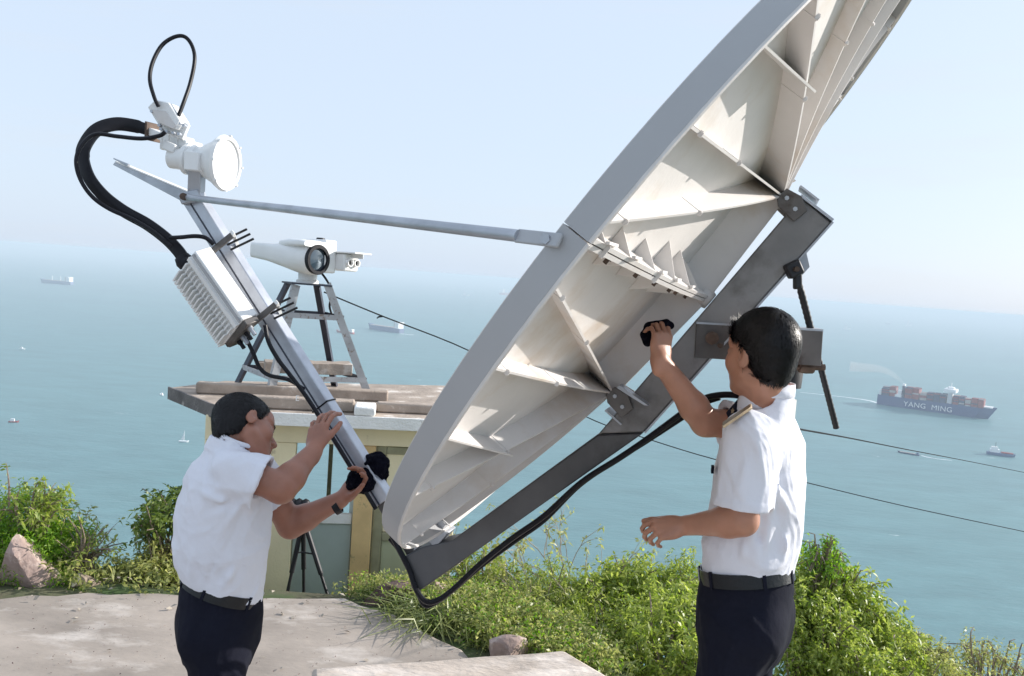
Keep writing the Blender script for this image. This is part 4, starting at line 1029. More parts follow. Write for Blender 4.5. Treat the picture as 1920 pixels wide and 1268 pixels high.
for k_ in range(4):
    q = cb_ + axd * (Lb / 2 + .024) + wd * (-.05 + .034 * k_)
    obj('connector', MB().lathe(q, axd, [(0, 0), (0, .011), (.012, .011), (.012, .008), (.034, .008), (.034, 0)], 10), M['galv'] if k_ % 2 else M['black'], box_, smooth=True)
for a_, b_ in ((-1, -1), (-1, 1), (1, -1), (1, 1)):
    obj('screw', MB().lathe(cb_ + axd * (Lb / 2 - .012) * a_ + wd * .078 * b_ + nrm * .036, nrm, [(0, 0), (0, .005), (.003, .005), (.003, 0)], 8), M['galv'], box_)
gl = P(346, 490, 3.04)
obj('cable_gland', MB().lathe(gl, (axd).normalized(), [(-.02, 0), (-.02, .028), (.0, .034), (.02, .03), (.03, .022), (.03, 0)], 14), M['black'], box_, smooth=True)

# main cables looping under the rear beam
cab = [(1400, 750, 2.36), (1385, 742, 2.40), (1350, 741, 2.44), (1315, 750, 2.46), (1275, 778, 2.50), (1210, 826, 2.53), (1160, 860, 2.55), (1090, 905, 2.60), (1020, 968, 2.64), (960, 1010, 2.68), (900, 1058, 2.72), (850, 1105, 2.74), (820, 1126, 2.75), (798, 1128, 2.75), (780, 1105, 2.76), (768, 1070, 2.78), (748, 1030, 2.80), (735, 1005, 2.84)]
obj('cable', MB().tube(smooth_curve([P(*q) for q in cab], 6), .010, 8), M['black'], ant, smooth=True)
cab2 = [(x + 5 * math.sin(i * 1.1), y + 5 + 2.0 * math.sin(i * 1.3), d + .018) for i, (x, y, d) in enumerate(cab[2:])]
obj('cable', MB().tube(smooth_curve([P(*q) for q in cab2], 6), .008, 8), M['black'], ant, smooth=True)
# =================================================================== ORGANIC SHAPES: distance field -> surface net
def _smin(a, b, k):
    if k <= 0: return np.minimum(a, b)
    h = np.maximum(k - np.abs(a - b), 0) / k
    return np.minimum(a, b) - h * h * k * 0.25
class Field:
    def __init__(s, lo, hi, h):
        s.lo = np.array(lo, float); s.h = h
        s.n = np.ceil((np.array(hi) - s.lo) / h).astype(int) + 1
        s.a = np.full(s.n, 0.12, np.float32)
    def sub(s, lo, hi, m):
        i0 = np.clip(np.floor((np.array(lo) - m - s.lo) / s.h).astype(int), 0, s.n)
        i1 = np.clip(np.ceil((np.array(hi) + m - s.lo) / s.h).astype(int) + 1, 0, s.n)
        if (i1 <= i0).any(): return None
        ax = [s.lo[i] + s.h * np.arange(i0[i], i1[i]) for i in range(3)]
        g = [ax[0][:, None, None].astype(np.float32), ax[1][None, :, None].astype(np.float32), ax[2][None, None, :].astype(np.float32)]
        return tuple(slice(i0[i], i1[i]) for i in range(3)), g
    def put(s, fn, lo, hi, k=0.0, mode='add'):
        r = s.sub(lo, hi, k + 3 * s.h)
        if r is None: return
        sl_, g = r; d = fn(*g).astype(np.float32)
        if mode == 'add': s.a[sl_] = _smin(s.a[sl_], d, k)
        elif mode == 'cut': s.a[sl_] = -_smin(-s.a[sl_], d, k)
        elif mode == 'warp': s.a[sl_] = s.a[sl_] + d
    def cone(s, a, b, ra, rb, k=0.0, mode='add', flat=None):
        a = np.array(a, float); b = np.array(b, float); ab = b - a; L2 = max(ab @ ab, 1e-9); R = max(ra, rb)
        def fn(x, y, z):
            px, py, pz = x - a[0], y - a[1], z - a[2]
            t = np.clip((px * ab[0] + py * ab[1] + pz * ab[2]) / L2, 0, 1)
            dx, dy, dz = px - t * ab[0], py - t * ab[1], pz - t * ab[2]
            if flat is not None:
                nn, f = flat
                q = dx * nn[0] + dy * nn[1] + dz * nn[2]
                dd = np.sqrt(np.maximum(dx * dx + dy * dy + dz * dz - q * q, 0) + (q * f) ** 2)
                return (dd - (ra + (rb - ra) * t)) / (1 + (f - 1) * .5)
            return np.sqrt(dx * dx + dy * dy + dz * dz) - (ra + (rb - ra) * t)
        s.put(fn, np.minimum(a, b) - R, np.maximum(a, b) + R, k, mode)
    def sleeve(s, a, b, ra, rb, wall=.024, k=.04, deep=.035, sq=1.0):
        a = np.array(a, float); b = np.array(b, float); ab = b - a; L = np.linalg.norm(ab); d = ab / L; R = max(ra, rb)
        def fn(x, y, z):
            px, py, pz = x - a[0], y - a[1], z - a[2]
            t = px * d[0] + py * d[1] + pz * d[2]; tc = np.clip(t, 0, L)
            dx, dy, dz = px - tc * d[0], py - tc * d[1], pz - tc * d[2]
            rr_ = np.sqrt(dx * dx + dy * dy + dz * dz); px2, py2, pz2 = px - t * d[0], py - t * d[1], pz - t * d[2]
            rad = np.sqrt(px2 * px2 + py2 * py2 + pz2 * pz2)
            o = np.maximum(rr_ - (ra + (rb - ra) * tc / L) - np.where(t > L - .024, .0022, 0), t - L)
            inn = np.maximum(rad - (rb - wall), (L - deep) - t)
            return np.maximum(o, -inn)
        s.put(fn, np.minimum(a, b) - R, np.maximum(a, b) + R, k)
    def ell(s, c, r, ax=None, k=0.0, mode='add'):
        c = np.array(c, float); r = np.array(r, float); R = r.max()
        ax = np.eye(3) if ax is None else np.array([np.array(q, float) for q in ax])
        def fn(x, y, z):
            px, py, pz = x - c[0], y - c[1], z - c[2]
            q = [(px * e[0] + py * e[1] + pz * e[2]) for e in ax]
            k0 = np.sqrt(sum((q[i] / r[i]) ** 2 for i in range(3))); k1 = np.sqrt(sum((q[i] / r[i] ** 2) ** 2 for i in range(3)))
            return k0 * (k0 - 1) / np.maximum(k1, 1e-6)
        s.put(fn, c - R, c + R, k, mode)
    def stack(s, pts, sec, xd, k=0.0, mode='add', pw=2.0, cap=True):
        """elliptic sections (a across xd, b across) along a straight or bent axis given by control points"""
        P_ = np.array([np.array(p, float) for p in pts]); S = np.array(sec, float); R = S.max()
        for_lo, for_hi = P_.min(0) - R, P_.max(0) + R
        a0, a1 = P_[0], P_[-1]; d = a1 - a0; Ln = np.linalg.norm(d); d = d / Ln
        xd = np.array(xd, float); xd = xd - d * (xd @ d); xd /= np.linalg.norm(xd); yd = np.cross(d, xd)
        tt = (P_ - a0) @ d; ox = (P_ - a0) @ xd; oy = (P_ - a0) @ yd
        def fn(x, y, z):
            px, py, pz = x - a0[0], y - a0[1], z - a0[2]
            t = px * d[0] + py * d[1] + pz * d[2]
            u = px * xd[0] + py * xd[1] + pz * xd[2]; v = px * yd[0] + py * yd[1] + pz * yd[2]
            A = np.interp(t, tt, S[:, 0]); B = np.interp(t, tt, S[:, 1]); u = u - np.interp(t, tt, ox); v = v - np.interp(t, tt, oy)
            r = ((np.abs(u) / A) ** pw + (np.abs(v) / B) ** pw) ** (1 / pw)
            dd = (r - 1) * np.minimum(A, B)
            if cap: dd = np.maximum(dd, np.maximum(-t, t - Ln))
            return dd
        s.put(fn, for_lo, for_hi, k, mode)
    def halfspace(s, c, n_, lo, hi, mode='cut', k=0.0):
        """removes what lies on the +n side of c inside a box"""
        c = np.array(c, float); n_ = np.array(n_, float); n_ /= np.linalg.norm(n_); lo = np.array(lo, float); hi = np.array(hi, float)
        def fn(x, y, z):
            d = -((x - c[0]) * n_[0] + (y - c[1]) * n_[1] + (z - c[2]) * n_[2])
            bx = np.maximum(np.maximum(lo[0] - x, x - hi[0]), np.maximum(np.maximum(lo[1] - y, y - hi[1]), np.maximum(lo[2] - z, z - hi[2])))
            return np.maximum(d, bx)
        s.put(fn, lo, hi, k, mode)
    def warp(s, fn, lo=None, hi=None):
        lo = s.lo if lo is None else lo; hi = s.lo + s.h * s.n if hi is None else hi
        s.put(fn, lo, hi, 0, 'warp')
    def mesh(s):
        a = s.a; a[0], a[-1] = .1, .1; a[:, 0], a[:, -1] = .1, .1; a[:, :, 0], a[:, :, -1] = .1, .1
        ins = a < 0; n0, n1, n2 = a.shape
        c = ins[:-1, :-1, :-1].astype(np.int8)
        tot = np.zeros((n0 - 1, n1 - 1, n2 - 1), np.int8)
        for i in (0, 1):
            for j in (0, 1):
                for k in (0, 1): tot += ins[i:n0 - 1 + i, j:n1 - 1 + j, k:n2 - 1 + k]
        act = (tot > 0) & (tot < 8); idx = np.argwhere(act); N = len(idx)
        vid = np.full(act.shape, -1, np.int32); vid[act] = np.arange(N)
        cor = [(i, j, k) for i in (0, 1) for j in (0, 1) for k in (0, 1)]
        val = np.stack([a[idx[:, 0] + i, idx[:, 1] + j, idx[:, 2] + k] for i, j, k in cor], 1).astype(np.float64)
        acc = np.zeros((N, 3)); cnt = np.zeros(N)
        for p in range(8):
            for q in range(p + 1, 8):
                dp = np.array(cor[q]) - np.array(cor[p])
                if abs(dp).sum() != 1: continue
                va, vb = val[:, p], val[:, q]; m = (va < 0) != (vb < 0)
                t = np.where(m, va / np.where(m, va - vb, 1), 0)
                acc[m] += (np.array(cor[p]) + t[:, None] * dp)[m]; cnt[m] += 1
        V = s.lo + s.h * (idx + acc / cnt[:, None])
        Fs = []
        for axn in range(3):
            sl0 = [slice(None)] * 3; sl1 = [slice(None)] * 3; sl0[axn] = slice(0, -1); sl1[axn] = slice(1, None)
            A_, B_ = ins[tuple(sl0)], ins[tuple(sl1)]; ch = np.argwhere(A_ != B_)
            b, c_ = [(1, 2), (2, 0), (0, 1)][axn]
            ok = (ch[:, b] > 0) & (ch[:, c_] > 0) & (ch[:, b] < a.shape[b] - 1) & (ch[:, c_] < a.shape[c_] - 1); ch = ch[ok]
            eb = np.zeros(3, int); ec = np.zeros(3, int); eb[b] = 1; ec[c_] = 1
            g = lambda o: vid[tuple((ch - o).T)]
            q = np.stack([g(eb + ec), g(ec), g(0 * eb), g(eb)], 1)
            fl = ~A_[tuple(ch.T)]
            q[fl] = q[fl][:, ::-1]; Fs.append(q)
        return V, np.concatenate(Fs)
def relax(V, F, n_=1, lam=0.5):
    for _ in range(n_):
        acc = np.zeros_like(V); cnt = np.zeros(len(V))
        for i in range(4):
            a, b = F[:, i], F[:, (i + 1) % 4]
            np.add.at(acc, a, V[b]); np.add.at(acc, b, V[a]); np.add.at(cnt, a, 1); np.add.at(cnt, b, 1)
        V = V + lam * (acc / np.maximum(cnt, 1)[:, None] - V)
    return V
def fobj(name, fl, m, parent=None, it=2, **kw):
    V, F = fl.mesh(); V = relax(V, F, it, 0.5)
    return obj(name, (V, F), m, parent, smooth=True, auto=0, **kw)
def unit(v): v = np.array(v, float); return v / np.linalg.norm(v)

def hand(fl, wrist, d, n_, curls, spread=0.10, thumb=(0.6, 0.5, 0.2), s=1.0, side=1, k=0.003, tcurl=0.3):
    """d fingers' direction, n_ palm-facing normal, curls per finger = 3 bends (radians), side = +1 thumb on cross(d,n) side"""
    w = np.array(wrist, float); d = unit(d); n_ = np.array(n_, float); n_ = unit(n_ - d * (n_ @ d)); x = np.cross(d, n_) * side   # x: towards thumb
    tips = []
    fl.ell(w + d * .045 * s + n_ * .002 * s, (.050 * s, .041 * s, .0155 * s), (d, x, n_), k=.010)
    fl.cone(w - d * .03 * s, w + d * .02 * s, .0245 * s, .024 * s, k=.016, flat=(n_, 1.3))
    fx_ = (.030, .0105, -.0095, -.0285); kl = (.088, .092, .087, .078); ph = ((.043, .026, .022), (.047, .029, .023), (.043, .027, .022), (.034, .021, .019)); rr = (.0092, .0094, .0088, .0078)
    for i in range(4):
        sp = spread * (1.2, .3, -.6, -1.6)[i]
        kn = w + d * kl[i] * s + x * fx_[i] * s
        fl.cone(w + d * .02 * s + x * fx_[i] * .55 * s, kn, .0115 * s, .0108 * s, k=.008)
        dd = unit(d * math.cos(sp) + x * math.sin(sp)); p = kn; ang = 0
        for j in range(3):
            ang += curls[i][j]
            dj = unit(dd * math.cos(ang) + n_ * math.sin(ang)); q = p + dj * ph[i][j] * s
            r0 = rr[i] * (1, .95, .88)[j] * s; r1 = rr[i] * (.95, .88, .80)[j] * s
            fl.cone(p, q, r0, r1, k=k); p = q
        tips.append(p)
    # thumb: leaves the side of the palm near its base
    a_out, a_n, _ = thumb
    b = w + d * .022 * s + x * .022 * s + n_ * .004 * s
    t1 = unit(d * math.cos(a_out) + x * math.sin(a_out) + n_ * a_n); p1 = b + t1 * .046 * s
    t2 = unit(t1 + d * tcurl + n_ * tcurl * .5); p2 = p1 + t2 * .033 * s
    t3 = unit(t2 + d * tcurl - x * tcurl * .4 + n_ * tcurl * .4); p3 = p2 + t3 * .027 * s
    fl.cone(b, p1, .0155 * s, .0120 * s, k=.012); fl.cone(p1, p2, .0112 * s, .0102 * s, k=.004); fl.cone(p2, p3, .0102 * s, .0084 * s, k=.003)
    return tips, p3

def head_frame(c, face, up):
    f = unit(face); u = np.array(up, float); u = unit(u - f * (u @ f)); r = np.cross(f, u)   # r: the person's right
    return np.array(c, float), f, u, r
def head_shape(fl, H, s=1.0, jaw=1.0):
    c, f, u, r = H
    G = lambda x, y, z: c + (r * x + f * y + u * z) * s
    A = (r, f, u)
    fl.ell(G(0, -.012, .042), (.075 * s, .094 * s, .086 * s), A, k=.02)
    fl.ell(G(0, .030, -.020), (.064 * s, .060 * s, .082 * s), A, k=.03)
    for sx in (-1, 1):
        fl.cone(G(.046 * sx, .0, -.055), G(.012 * sx, .064, -.092), .022 * s * jaw, .018 * s, k=.03)
        fl.ell(G(.042 * sx, .055, -.022), (.024 * s, .026 * s, .028 * s), A, k=.02)
        fl.cone(G(.050 * sx, .060, .032), G(.012 * sx, .084, .030), .010 * s, .011 * s, k=.014)
    fl.ell(G(0, .068, -.094), (.020 * s, .016 * s, .015 * s), A, k=.015)
    fl.ell(G(0, .060, .058), (.052 * s, .032 * s, .036 * s), A, k=.03)
    fl.ell(G(0, .072, -.058), (.030 * s, .022 * s, .024 * s), A, k=.018)
    for sx in (-1, 1): fl.ell(G(.033 * sx, .099, .010), (.018 * s, .013 * s, .011 * s), A, k=.012, mode='cut')
    for sx in (-1, 1): fl.ell(G(.031 * sx, .076, .008), (.0165 * s, .0135 * s, .0125 * s), A, k=.004)
    fl.cone(G(0, .088, .020), G(0, .110, -.022), .0075 * s, .0115 * s, k=.010)
    for sx in (-1, 1): fl.ell(G(.0125 * sx, .099, -.030), (.0088 * s, .011 * s, .008 * s), A, k=.006)
    fl.ell(G(0, .094, -.055), (.024 * s, .009 * s, .0052 * s), A, k=.004)
    fl.ell(G(0, .091, -.067), (.020 * s, .009 * s, .0060 * s), A, k=.004)
    for sx in (-1, 1):
        fl.ell(G(.0765 * sx, -.012, -.002), (.009 * s, .0195 * s, .033 * s), (unit(r + f * -.35 * sx), unit(f + r * .35 * sx), u), k=.006)
        fl.ell(G(.0905 * sx, -.004, .003), (.0125 * s, .0115 * s, .019 * s), (unit(r + f * -.35 * sx), unit(f + r * .35 * sx), u), k=.004, mode='cut')
    return G
def hair_cap(H, s=1.0, h=.003, nape=-.075, parent=None, lift=.010, name='hair', front=.050, seed=1):
    c, f, u, r = H
    G = lambda x, y, z: c + (r * x + f * y + u * z) * s
    A = (r, f, u)
    fl = Field(c - .16, c + .19, h)
    fl.ell(G(0, -.014, .045), ((.075 + lift) * s, (.094 + lift) * s, (.086 + lift * 1.3) * s), A)
    fl.ell(G(0, -.052, -.022), (.058 * s, .050 * s, .062 * s), A, k=.03)
    # face opening, ears, nape line
    big = .3
    lo, hi = c - .2, c + .2
    fl.put(lambda x, y, z: _plane(x, y, z, G(0, front, .065), unit(f * 1.0 - u * .55), G(0, front - .055, .0), unit(f)), lo, hi, 0, 'cut')
    for sx in (-1, 1): fl.ell(G(.088 * sx, -.004, -.016), (.028 * s, .026 * s, .044 * s), A, k=.006, mode='cut')
    fl.halfspace(G(0, -.06, nape), -u * 1.0 + f * .25, lo, hi)
    rg_ = np.random.default_rng(seed); ks = rg_.normal(size=(14, 3)); ks /= np.linalg.norm(ks, axis=1)[:, None]; fr = rg_.uniform(120, 420, 14); ph = rg_.uniform(0, 6, 14)
    def wf_(x, y, z):
        o = 0
        for i in range(14): o = o + np.sin((x * ks[i, 0] + y * ks[i, 1] + z * ks[i, 2]) * fr[i] + ph[i])
        return (o * .00010).astype(np.float32)
    fl.warp(wf_)
    ho = fobj(name, fl, M['hair'], parent, it=1)
    return ho, G
def _plane(x, y, z, p1, n1, p2, n2):
    a = (x - p1[0]) * n1[0] + (y - p1[1]) * n1[1] + (z - p1[2]) * n1[2]
    b = (x - p2[0]) * n2[0] + (y - p2[1]) * n2[1] + (z - p2[2]) * n2[2]
    # region in front of the hairline (a>0) is removed; low region in front of the ears (b>0 and below) too
    return -np.maximum(a, np.minimum(b, -((z - p2[2]) - .045)))
def locks(hair_o, H, n_, length, parent, seed=2, swirl=0.0, up_bias=.3, spread=.6, zmin=-.02):
    """many thin tapered locks lying over the cap"""
    c, f, u, r = H; rg_ = np.random.default_rng(seed)
    me = hair_o.data; V = np.zeros(len(me.vertices) * 3); me.vertices.foreach_get('co', V); V = V.reshape(-1, 3) + np.array(ORIGIN[hair_o.name])
    N_ = np.zeros(len(me.vertices) * 3); me.vertices.foreach_get('normal', N_); N_ = N_.reshape(-1, 3)
    sel = np.where(((V - c) @ u > zmin))[0]
    pick = rg_.choice(sel, n_); vs = []; fs = []
    crown = c + u * .12 - f * .05
    for i, q in enumerate(pick):
        p = V[q]; nn = N_[q]; away = p - crown; away = away - nn * (away @ nn); away = away / (np.linalg.norm(away) + 1e-6)
        if (p - c) @ f > 0.0: away = unit(away * .5 + f * .6)
        rnd = rg_.normal(size=3) * .35; t = unit(away + rnd * spread + np.cross(nn, away) * swirl)
        t = t - nn * (t @ nn); t = unit(t); w_ = np.cross(nn, t) * rg_.uniform(.0009, .0020); L_ = length * rg_.uniform(.5, 1.25); b = len(vs)
        for k_, (a, hgt, ww) in enumerate(((0, .0005, 1), (.45, .0030 + up_bias * .006, .9), (1, .0015 + up_bias * .010 * rg_.uniform(0, 1), .05))):
            m_ = p + t * L_ * a + nn * hgt - nn * (a * a) * L_ * .22
            vs += [m_ - w_ * ww, m_ + w_ * ww]
        fs += [(b, b + 1, b + 3, b + 2), (b + 2, b + 3, b + 5, b + 4)]
    obj('hair_locks', (np.array(vs), np.array(fs)), M['hair'], parent, smooth=True, auto=0, kind='stuff')
def folds(seed, amp, fr=(14, 40), aniso=(1, 1, .45), n_=9):
    rg_ = np.random.default_rng(seed); ks = rg_.normal(size=(n_, 3)) * np.array(aniso); ks /= np.linalg.norm(ks, axis=1)[:, None]; fq = rg_.uniform(*fr, n_); ph = rg_.uniform(0, 6, n_)
    def fn(x, y, z):
        o = 0
        wob = .02 * np.sin(x * 21 + z * 13) + .02 * np.sin(y * 17 - z * 19)
        for i in range(n_): o = o + (1 - np.abs(np.sin(((x + wob) * ks[i, 0] + (y + wob) * ks[i, 1] + z * ks[i, 2]) * fq[i] + ph[i]))) ** 3
        return (-(o / n_ - .25) * amp).astype(np.float32)
    return fn
def creases(fl, segs, w=.010, amp=.006):
    """drawn folds: soft ridges along segments of cloth"""
    for a, b, k_ in segs:
        a = np.array(a, float); b = np.array(b, float); ab = b - a; L2 = ab @ ab
        def fn(x, y, z):
            px, py, pz = x - a[0], y - a[1], z - a[2]; t = np.clip((px * ab[0] + py * ab[1] + pz * ab[2]) / L2, 0, 1)
            d2 = (px - t * ab[0]) ** 2 + (py - t * ab[1]) ** 2 + (pz - t * ab[2]) ** 2
            return -(amp * k_) * np.exp(-d2 / (w * w)) * np.sin(np.pi * np.clip(t * .9 + .1, 0, 1))
        fl.put(fn, np.minimum(a, b) - .03, np.maximum(a, b) + .03, 0, 'warp')
def eyes(H, s, parent):
    c, f, u, r = H
    for sx in (-1, 1):
        q = c + (r * .031 * sx + f * .0795 + u * .0075) * s
        e = obj('eye', MB().lathe(Vector(q), Vector(f), [(.0, .011 * s), (.005 * s, .0095 * s), (.009 * s, .006 * s), (.0108 * s, 0)], 14), M['eyew'], parent, smooth=True)
        obj('iris', MB().lathe(Vector(q + f * .0095 * s), Vector(f), [(0, .0052 * s), (.0022 * s, .003 * s), (.0026 * s, 0)], 12), M['black'], e)
        p = [c + (r * x * sx + f * y + u * z) * s for x, y, z in ((.014, .097, .026), (.030, .095, .031), (.046, .083, .027))]
        obj('eyebrow', MB().tube([Vector(x) for x in p], [.0016 * s, .0022 * s, .001 * s], 6), M['hair'], parent, smooth=True)

# =================================================================== PERSON ON THE RIGHT
def PV(px, py, d): return np.array(P(px, py, d))
gA = math.radians(27)
F1 = np.array([-math.cos(gA), math.sin(gA), 0]); Lf = np.array([-math.sin(gA), -math.cos(gA), 0])      # chest direction, his left side
pelv = PV(1396, 1120, 2.30); zwaist = PV(1395, 1064, 2.30)[2]
per = thing('person', (pelv[0], pelv[1], 0.0), 'standing person in white uniform shirt and dark trousers reaching up to the back of the dish, seen from behind', 'person', None)
per['label'] = 'person at right in white uniform shirt and dark trousers, raised hand wiping the dish back'
chest = PV(1423, 900, 2.30); neckb = PV(1437, 745, 2.31)
hc1 = PV(1425, 670, 2.28)
gH = math.radians(46)
H1 = head_frame(hc1, (-.503, .864, -.03), (.03, .05, .995))
S1 = 1.0
shL = chest + Lf * .165 + np.array([0.005, 0, .150]); shL = PV(1404, 815, 2.15); shR = PV(1425, 800, 2.43)
elL = PV(1392, 975, 2.13); wrL = PV(1289, 985, 2.26)
elR = PV(1322, 792, 2.40); wrR = PV(1237, 676, 2.36)
f1 = Field((0.25, 1.75, .60), (1.15, 2.85, 1.80), .0031)
head_shape(f1, H1, S1)
f1.cone(H1[0] + H1[1] * -.018 - H1[2] * .05, neckb + F1 * .005, .056, .062, k=.02)
f1.stack([neckb + np.array([0, 0, -.03]), chest + [0, 0, .13], chest, chest + [0, 0, -.16], pelv + [0, 0, .0]], [(.06, .06), (.150, .090), (.145, .10), (.115, .085), (.10, .085)], Lf, k=.03)
for sh, el, wr in ((shL, elL, wrL), (shR, elR, wrR)):
    f1.cone(sh, el, .050, .041, k=.03)
    m_ = el + (wr - el) * .25
    f1.cone(el, m_, .0405, .0425, k=.02); f1.cone(m_, wr, .0425, .0275, k=.02)
# lowered hand: relaxed, fingers drooping
dL = unit([-1, 0, -.22])
tipsL, _ = hand(f1, wrL + dL * .01, dL, (0, .70, -.70), [(.75, .55, .35), (.9, .6, .35), (1.0, .65, .35), (1.15, .6, .35)], .14, (.38, .25, 0), .90, side=-1, tcurl=.25)
# raised hand: palm to the dish, closed on a cloth
dR = unit(np.array([.10, .10, 1.0])); 
tipsR, thR = hand(f1, wrR, unit(PV(1243, 615, 2.40) - wrR), (-.35, .88, .15), [(.45, .7, .4), (.5, .8, .5), (.55, .85, .5), (.6, .9, .5)], .05, (.55, .55, 0), .93, side=-1, tcurl=.45)
body1 = fobj('body', f1, M['skin2'], per, it=2)
h1, G1 = hair_cap(H1, S1, .0032, -.058, per, .008, seed=4, front=.052)
locks(h1, H1, 9000, .034, per, 3, .25, .35, .55, -.06)
eyes(H1, S1, per)
# shirt
f2 = Field((0.45, 1.85, .75), (1.10, 2.80, 1.62), .0042)
wb = np.array([pelv[0], pelv[1], zwaist])
tlt1 = unit([-.15, .20, 1.0])
f2.stack([wb + [0, 0, -.07], wb + [0, 0, .012], wb + [0, 0, .07] , chest + [0, 0, -.12], chest + [0, 0, .02], chest + [0, 0, .12], neckb + [0, 0, -.055], neckb + [0, 0, .0], neckb + [0, 0, .03]],
         [(.139, .124), (.146, .132), (.152, .138), (.156, .134), (.172, .132), (.176, .114), (.118, .084), (.074, .074), (.066, .068)], Lf, k=.02)
for sh, el, t1_, ra, rb in ((shL, elL, .85, .072, .082), (shR, elR, .66, .066, .072)):
    f2.sleeve(sh, sh + (el - sh) * t1_, ra, rb)
f2.cone(H1[0] - H1[2] * .10 + F1 * -.0, neckb + [0, 0, .035] + F1 * .008, .055, .058, mode='cut', k=.004)
f2.cone(neckb + [0, 0, .0] + F1 * .07, neckb + [0, 0, .08] + F1 * .06, .03, .05, mode='cut', k=.004)
f2.warp(folds(11, .026, (8, 20))); f2.warp(folds(12, .012, (24, 55)))
cr = []
rg1 = np.random.default_rng(77)
arm1 = PV(1440, 905, 2.13)
for px, py in ((1450, 1010), (1470, 1000), (1485, 960), (1490, 920), (1420, 1030), (1488, 880), (1400, 1035), (1462, 1040)):
    q_ = PV(px, py, 2.165); cr.append((arm1 + rg1.normal(size=3) * .012, q_, rg1.choice([-1, 1]) * rg1.uniform(.8, 1.5)))
for px in range(1325, 1490, 17):
    q_ = PV(px, 1050 + rg1.uniform(-4, 4), 2.165); cr.append((q_, q_ + [rg1.uniform(-.02, .02), 0, rg1.uniform(.05, .11)], rg1.choice([-1, 1.2]) * rg1.uniform(.6, 1.3)))
for a_, b_ in (((1372, 830), (1352, 930)), ((1402, 850), (1380, 945)), ((1420, 800), (1425, 900)), ((1460, 760), (1490, 850)), ((1445, 770), (1440, 860))):
    cr.append((PV(*a_, 2.07), PV(*b_, 2.07), .9)); cr.append((PV(*a_, 2.12), PV(*b_, 2.12), 1.0))
creases(f2, cr, .013, .008)
f2.halfspace(wb + [0, 0, -.02], -tlt1, wb - .3, wb + .3)
shirt1 = fobj('shirt', f2, M['shirt'], per, it=1, label='white short-sleeved uniform shirt')
# collar: folded band round the neck
def ring_pts(c, xa, ya, a, b, n_=28, a0=0.35, a1=2 * PI - .35):
    return [c + xa * (math.cos(q) * a) + ya * (math.sin(q) * b) for q in np.linspace(a0, a1, n_)]
def collar(c, fwd, lft, a, b, h_, parent, m, up=(0, 0, 1), flare=.014, drop=.028, a0=.3):
    upv_ = unit(up); vs = []; fs = []
    inn = ring_pts(c + upv_ * h_, fwd, lft, a, b, a0=a0, a1=2 * PI - a0); outp = ring_pts(c - upv_ * drop + upv_ * h_, fwd, lft, a + flare, b + flare, a0=a0 * .9, a1=2 * PI - a0 * .9)
    low = ring_pts(c - upv_ * drop * 1.4, fwd, lft, a + .002, b + .002, a0=a0, a1=2 * PI - a0)
    mb = MB(); n_ = len(inn)
    for i in range(n_): vs += [low[i], inn[i], inn[i] + upv_ * .004 + (inn[i] - c) * .02, outp[i] + (outp[i] - c) * .03, outp[i] - upv_ * .002, inn[i] * .35 + outp[i] * .65 - (outp[i] - c) * .05]
    for i in range(n_ - 1):
        for j in range(5): fs.append((i * 6 + j, i * 6 + j + 1, (i + 1) * 6 + j + 1, (i + 1) * 6 + j))
    o = obj('collar', mb.add(vs, fs), m, parent, smooth=True, auto=0)
    sd_ = o.modifiers.new('thick', 'SOLIDIFY'); sd_.thickness = .003
    return o
NCA = neckb + F1 * .004
collar(NCA + [0, 0, .004], F1, Lf, .066, .064, .040, shirt1, M['shirt'], up=unit([.02, .02, 1] - F1 * .30), flare=.012, drop=.034)
# shoulder board on the near shoulder, navy tab with a gold emblem on the far one
e1, e2, e3, e4 = PV(1354, 799, 2.055), PV(1408, 763, 2.12), PV(1411, 767, 2.13), PV(1357, 804, 2.055)
obj('shoulder_board', MB().prism([Vector(x) for x in (e1, e2, e3, e4)], (0.012, .045, .003)), M['gold'], shirt1, bevel=.001, label='gold edge of the near shoulder board')
t1_, t2_, t3_, t4_ = PV(1361, 774, 2.30), PV(1382, 750, 2.32), PV(1387, 768, 2.30), PV(1367, 790, 2.28)
tab = obj('collar_tab', MB().prism([Vector(x) for x in (t1_, t2_, t3_, t4_)], (0.006, .012, .002)), M['navy'], shirt1, bevel=.001, label='navy shoulder board of the far shoulder with a gold emblem')
ec_ = (t1_ + t2_ + t3_ + t4_) / 4; e_n = np.array([-.002, -.004, 0])
star = []
for k in range(10):
    r_ = .0085 if k % 2 == 0 else .0042; q = 2 * PI * k / 10 + .4; star.append(Vector(ec_ + unit(t2_ - t1_) * math.cos(q) * r_ + unit(t4_ - t1_) * math.sin(q) * r_ + e_n))
obj('emblem', MB().prism(star, (.0, .003, 0)), M['gold'], tab)
# trousers, belt
def trousers(fl, wbc, fwd, lft, hipL, kneeL, ankL, hipR, kneeR, ankR, wd=.150, dp=.118):
    fl.stack([wbc + [0, 0, .012], wbc + [0, 0, -.04], wbc + [0, 0, -.12], wbc + [0, 0, -.20], wbc + [0, 0, -.27]], [(wd - .006, dp - .004), (wd + .002, dp + .004), (wd + .010, dp + .010), (wd + .008, dp + .004), (wd - .02, dp - .02)], lft, k=.02)
    fl.ell(wbc - fwd * .055 - lft * .07 + [0, 0, -.15], (.075, .08, .085), k=.04); fl.ell(wbc - fwd * .055 + lft * .07 + [0, 0, -.15], (.075, .08, .085), k=.04)
    for hp, kn, an in ((hipL, kneeL, ankL), (hipR, kneeR, ankR)):
        fl.cone(hp, kn, .092, .082, k=.035); fl.cone(kn, an, .082, .074, k=.03)
        fl.halfspace(an + [0, 0, -.02], (0, 0, -1), an - .12, an + .12 * np.array([1, 1, 0]))
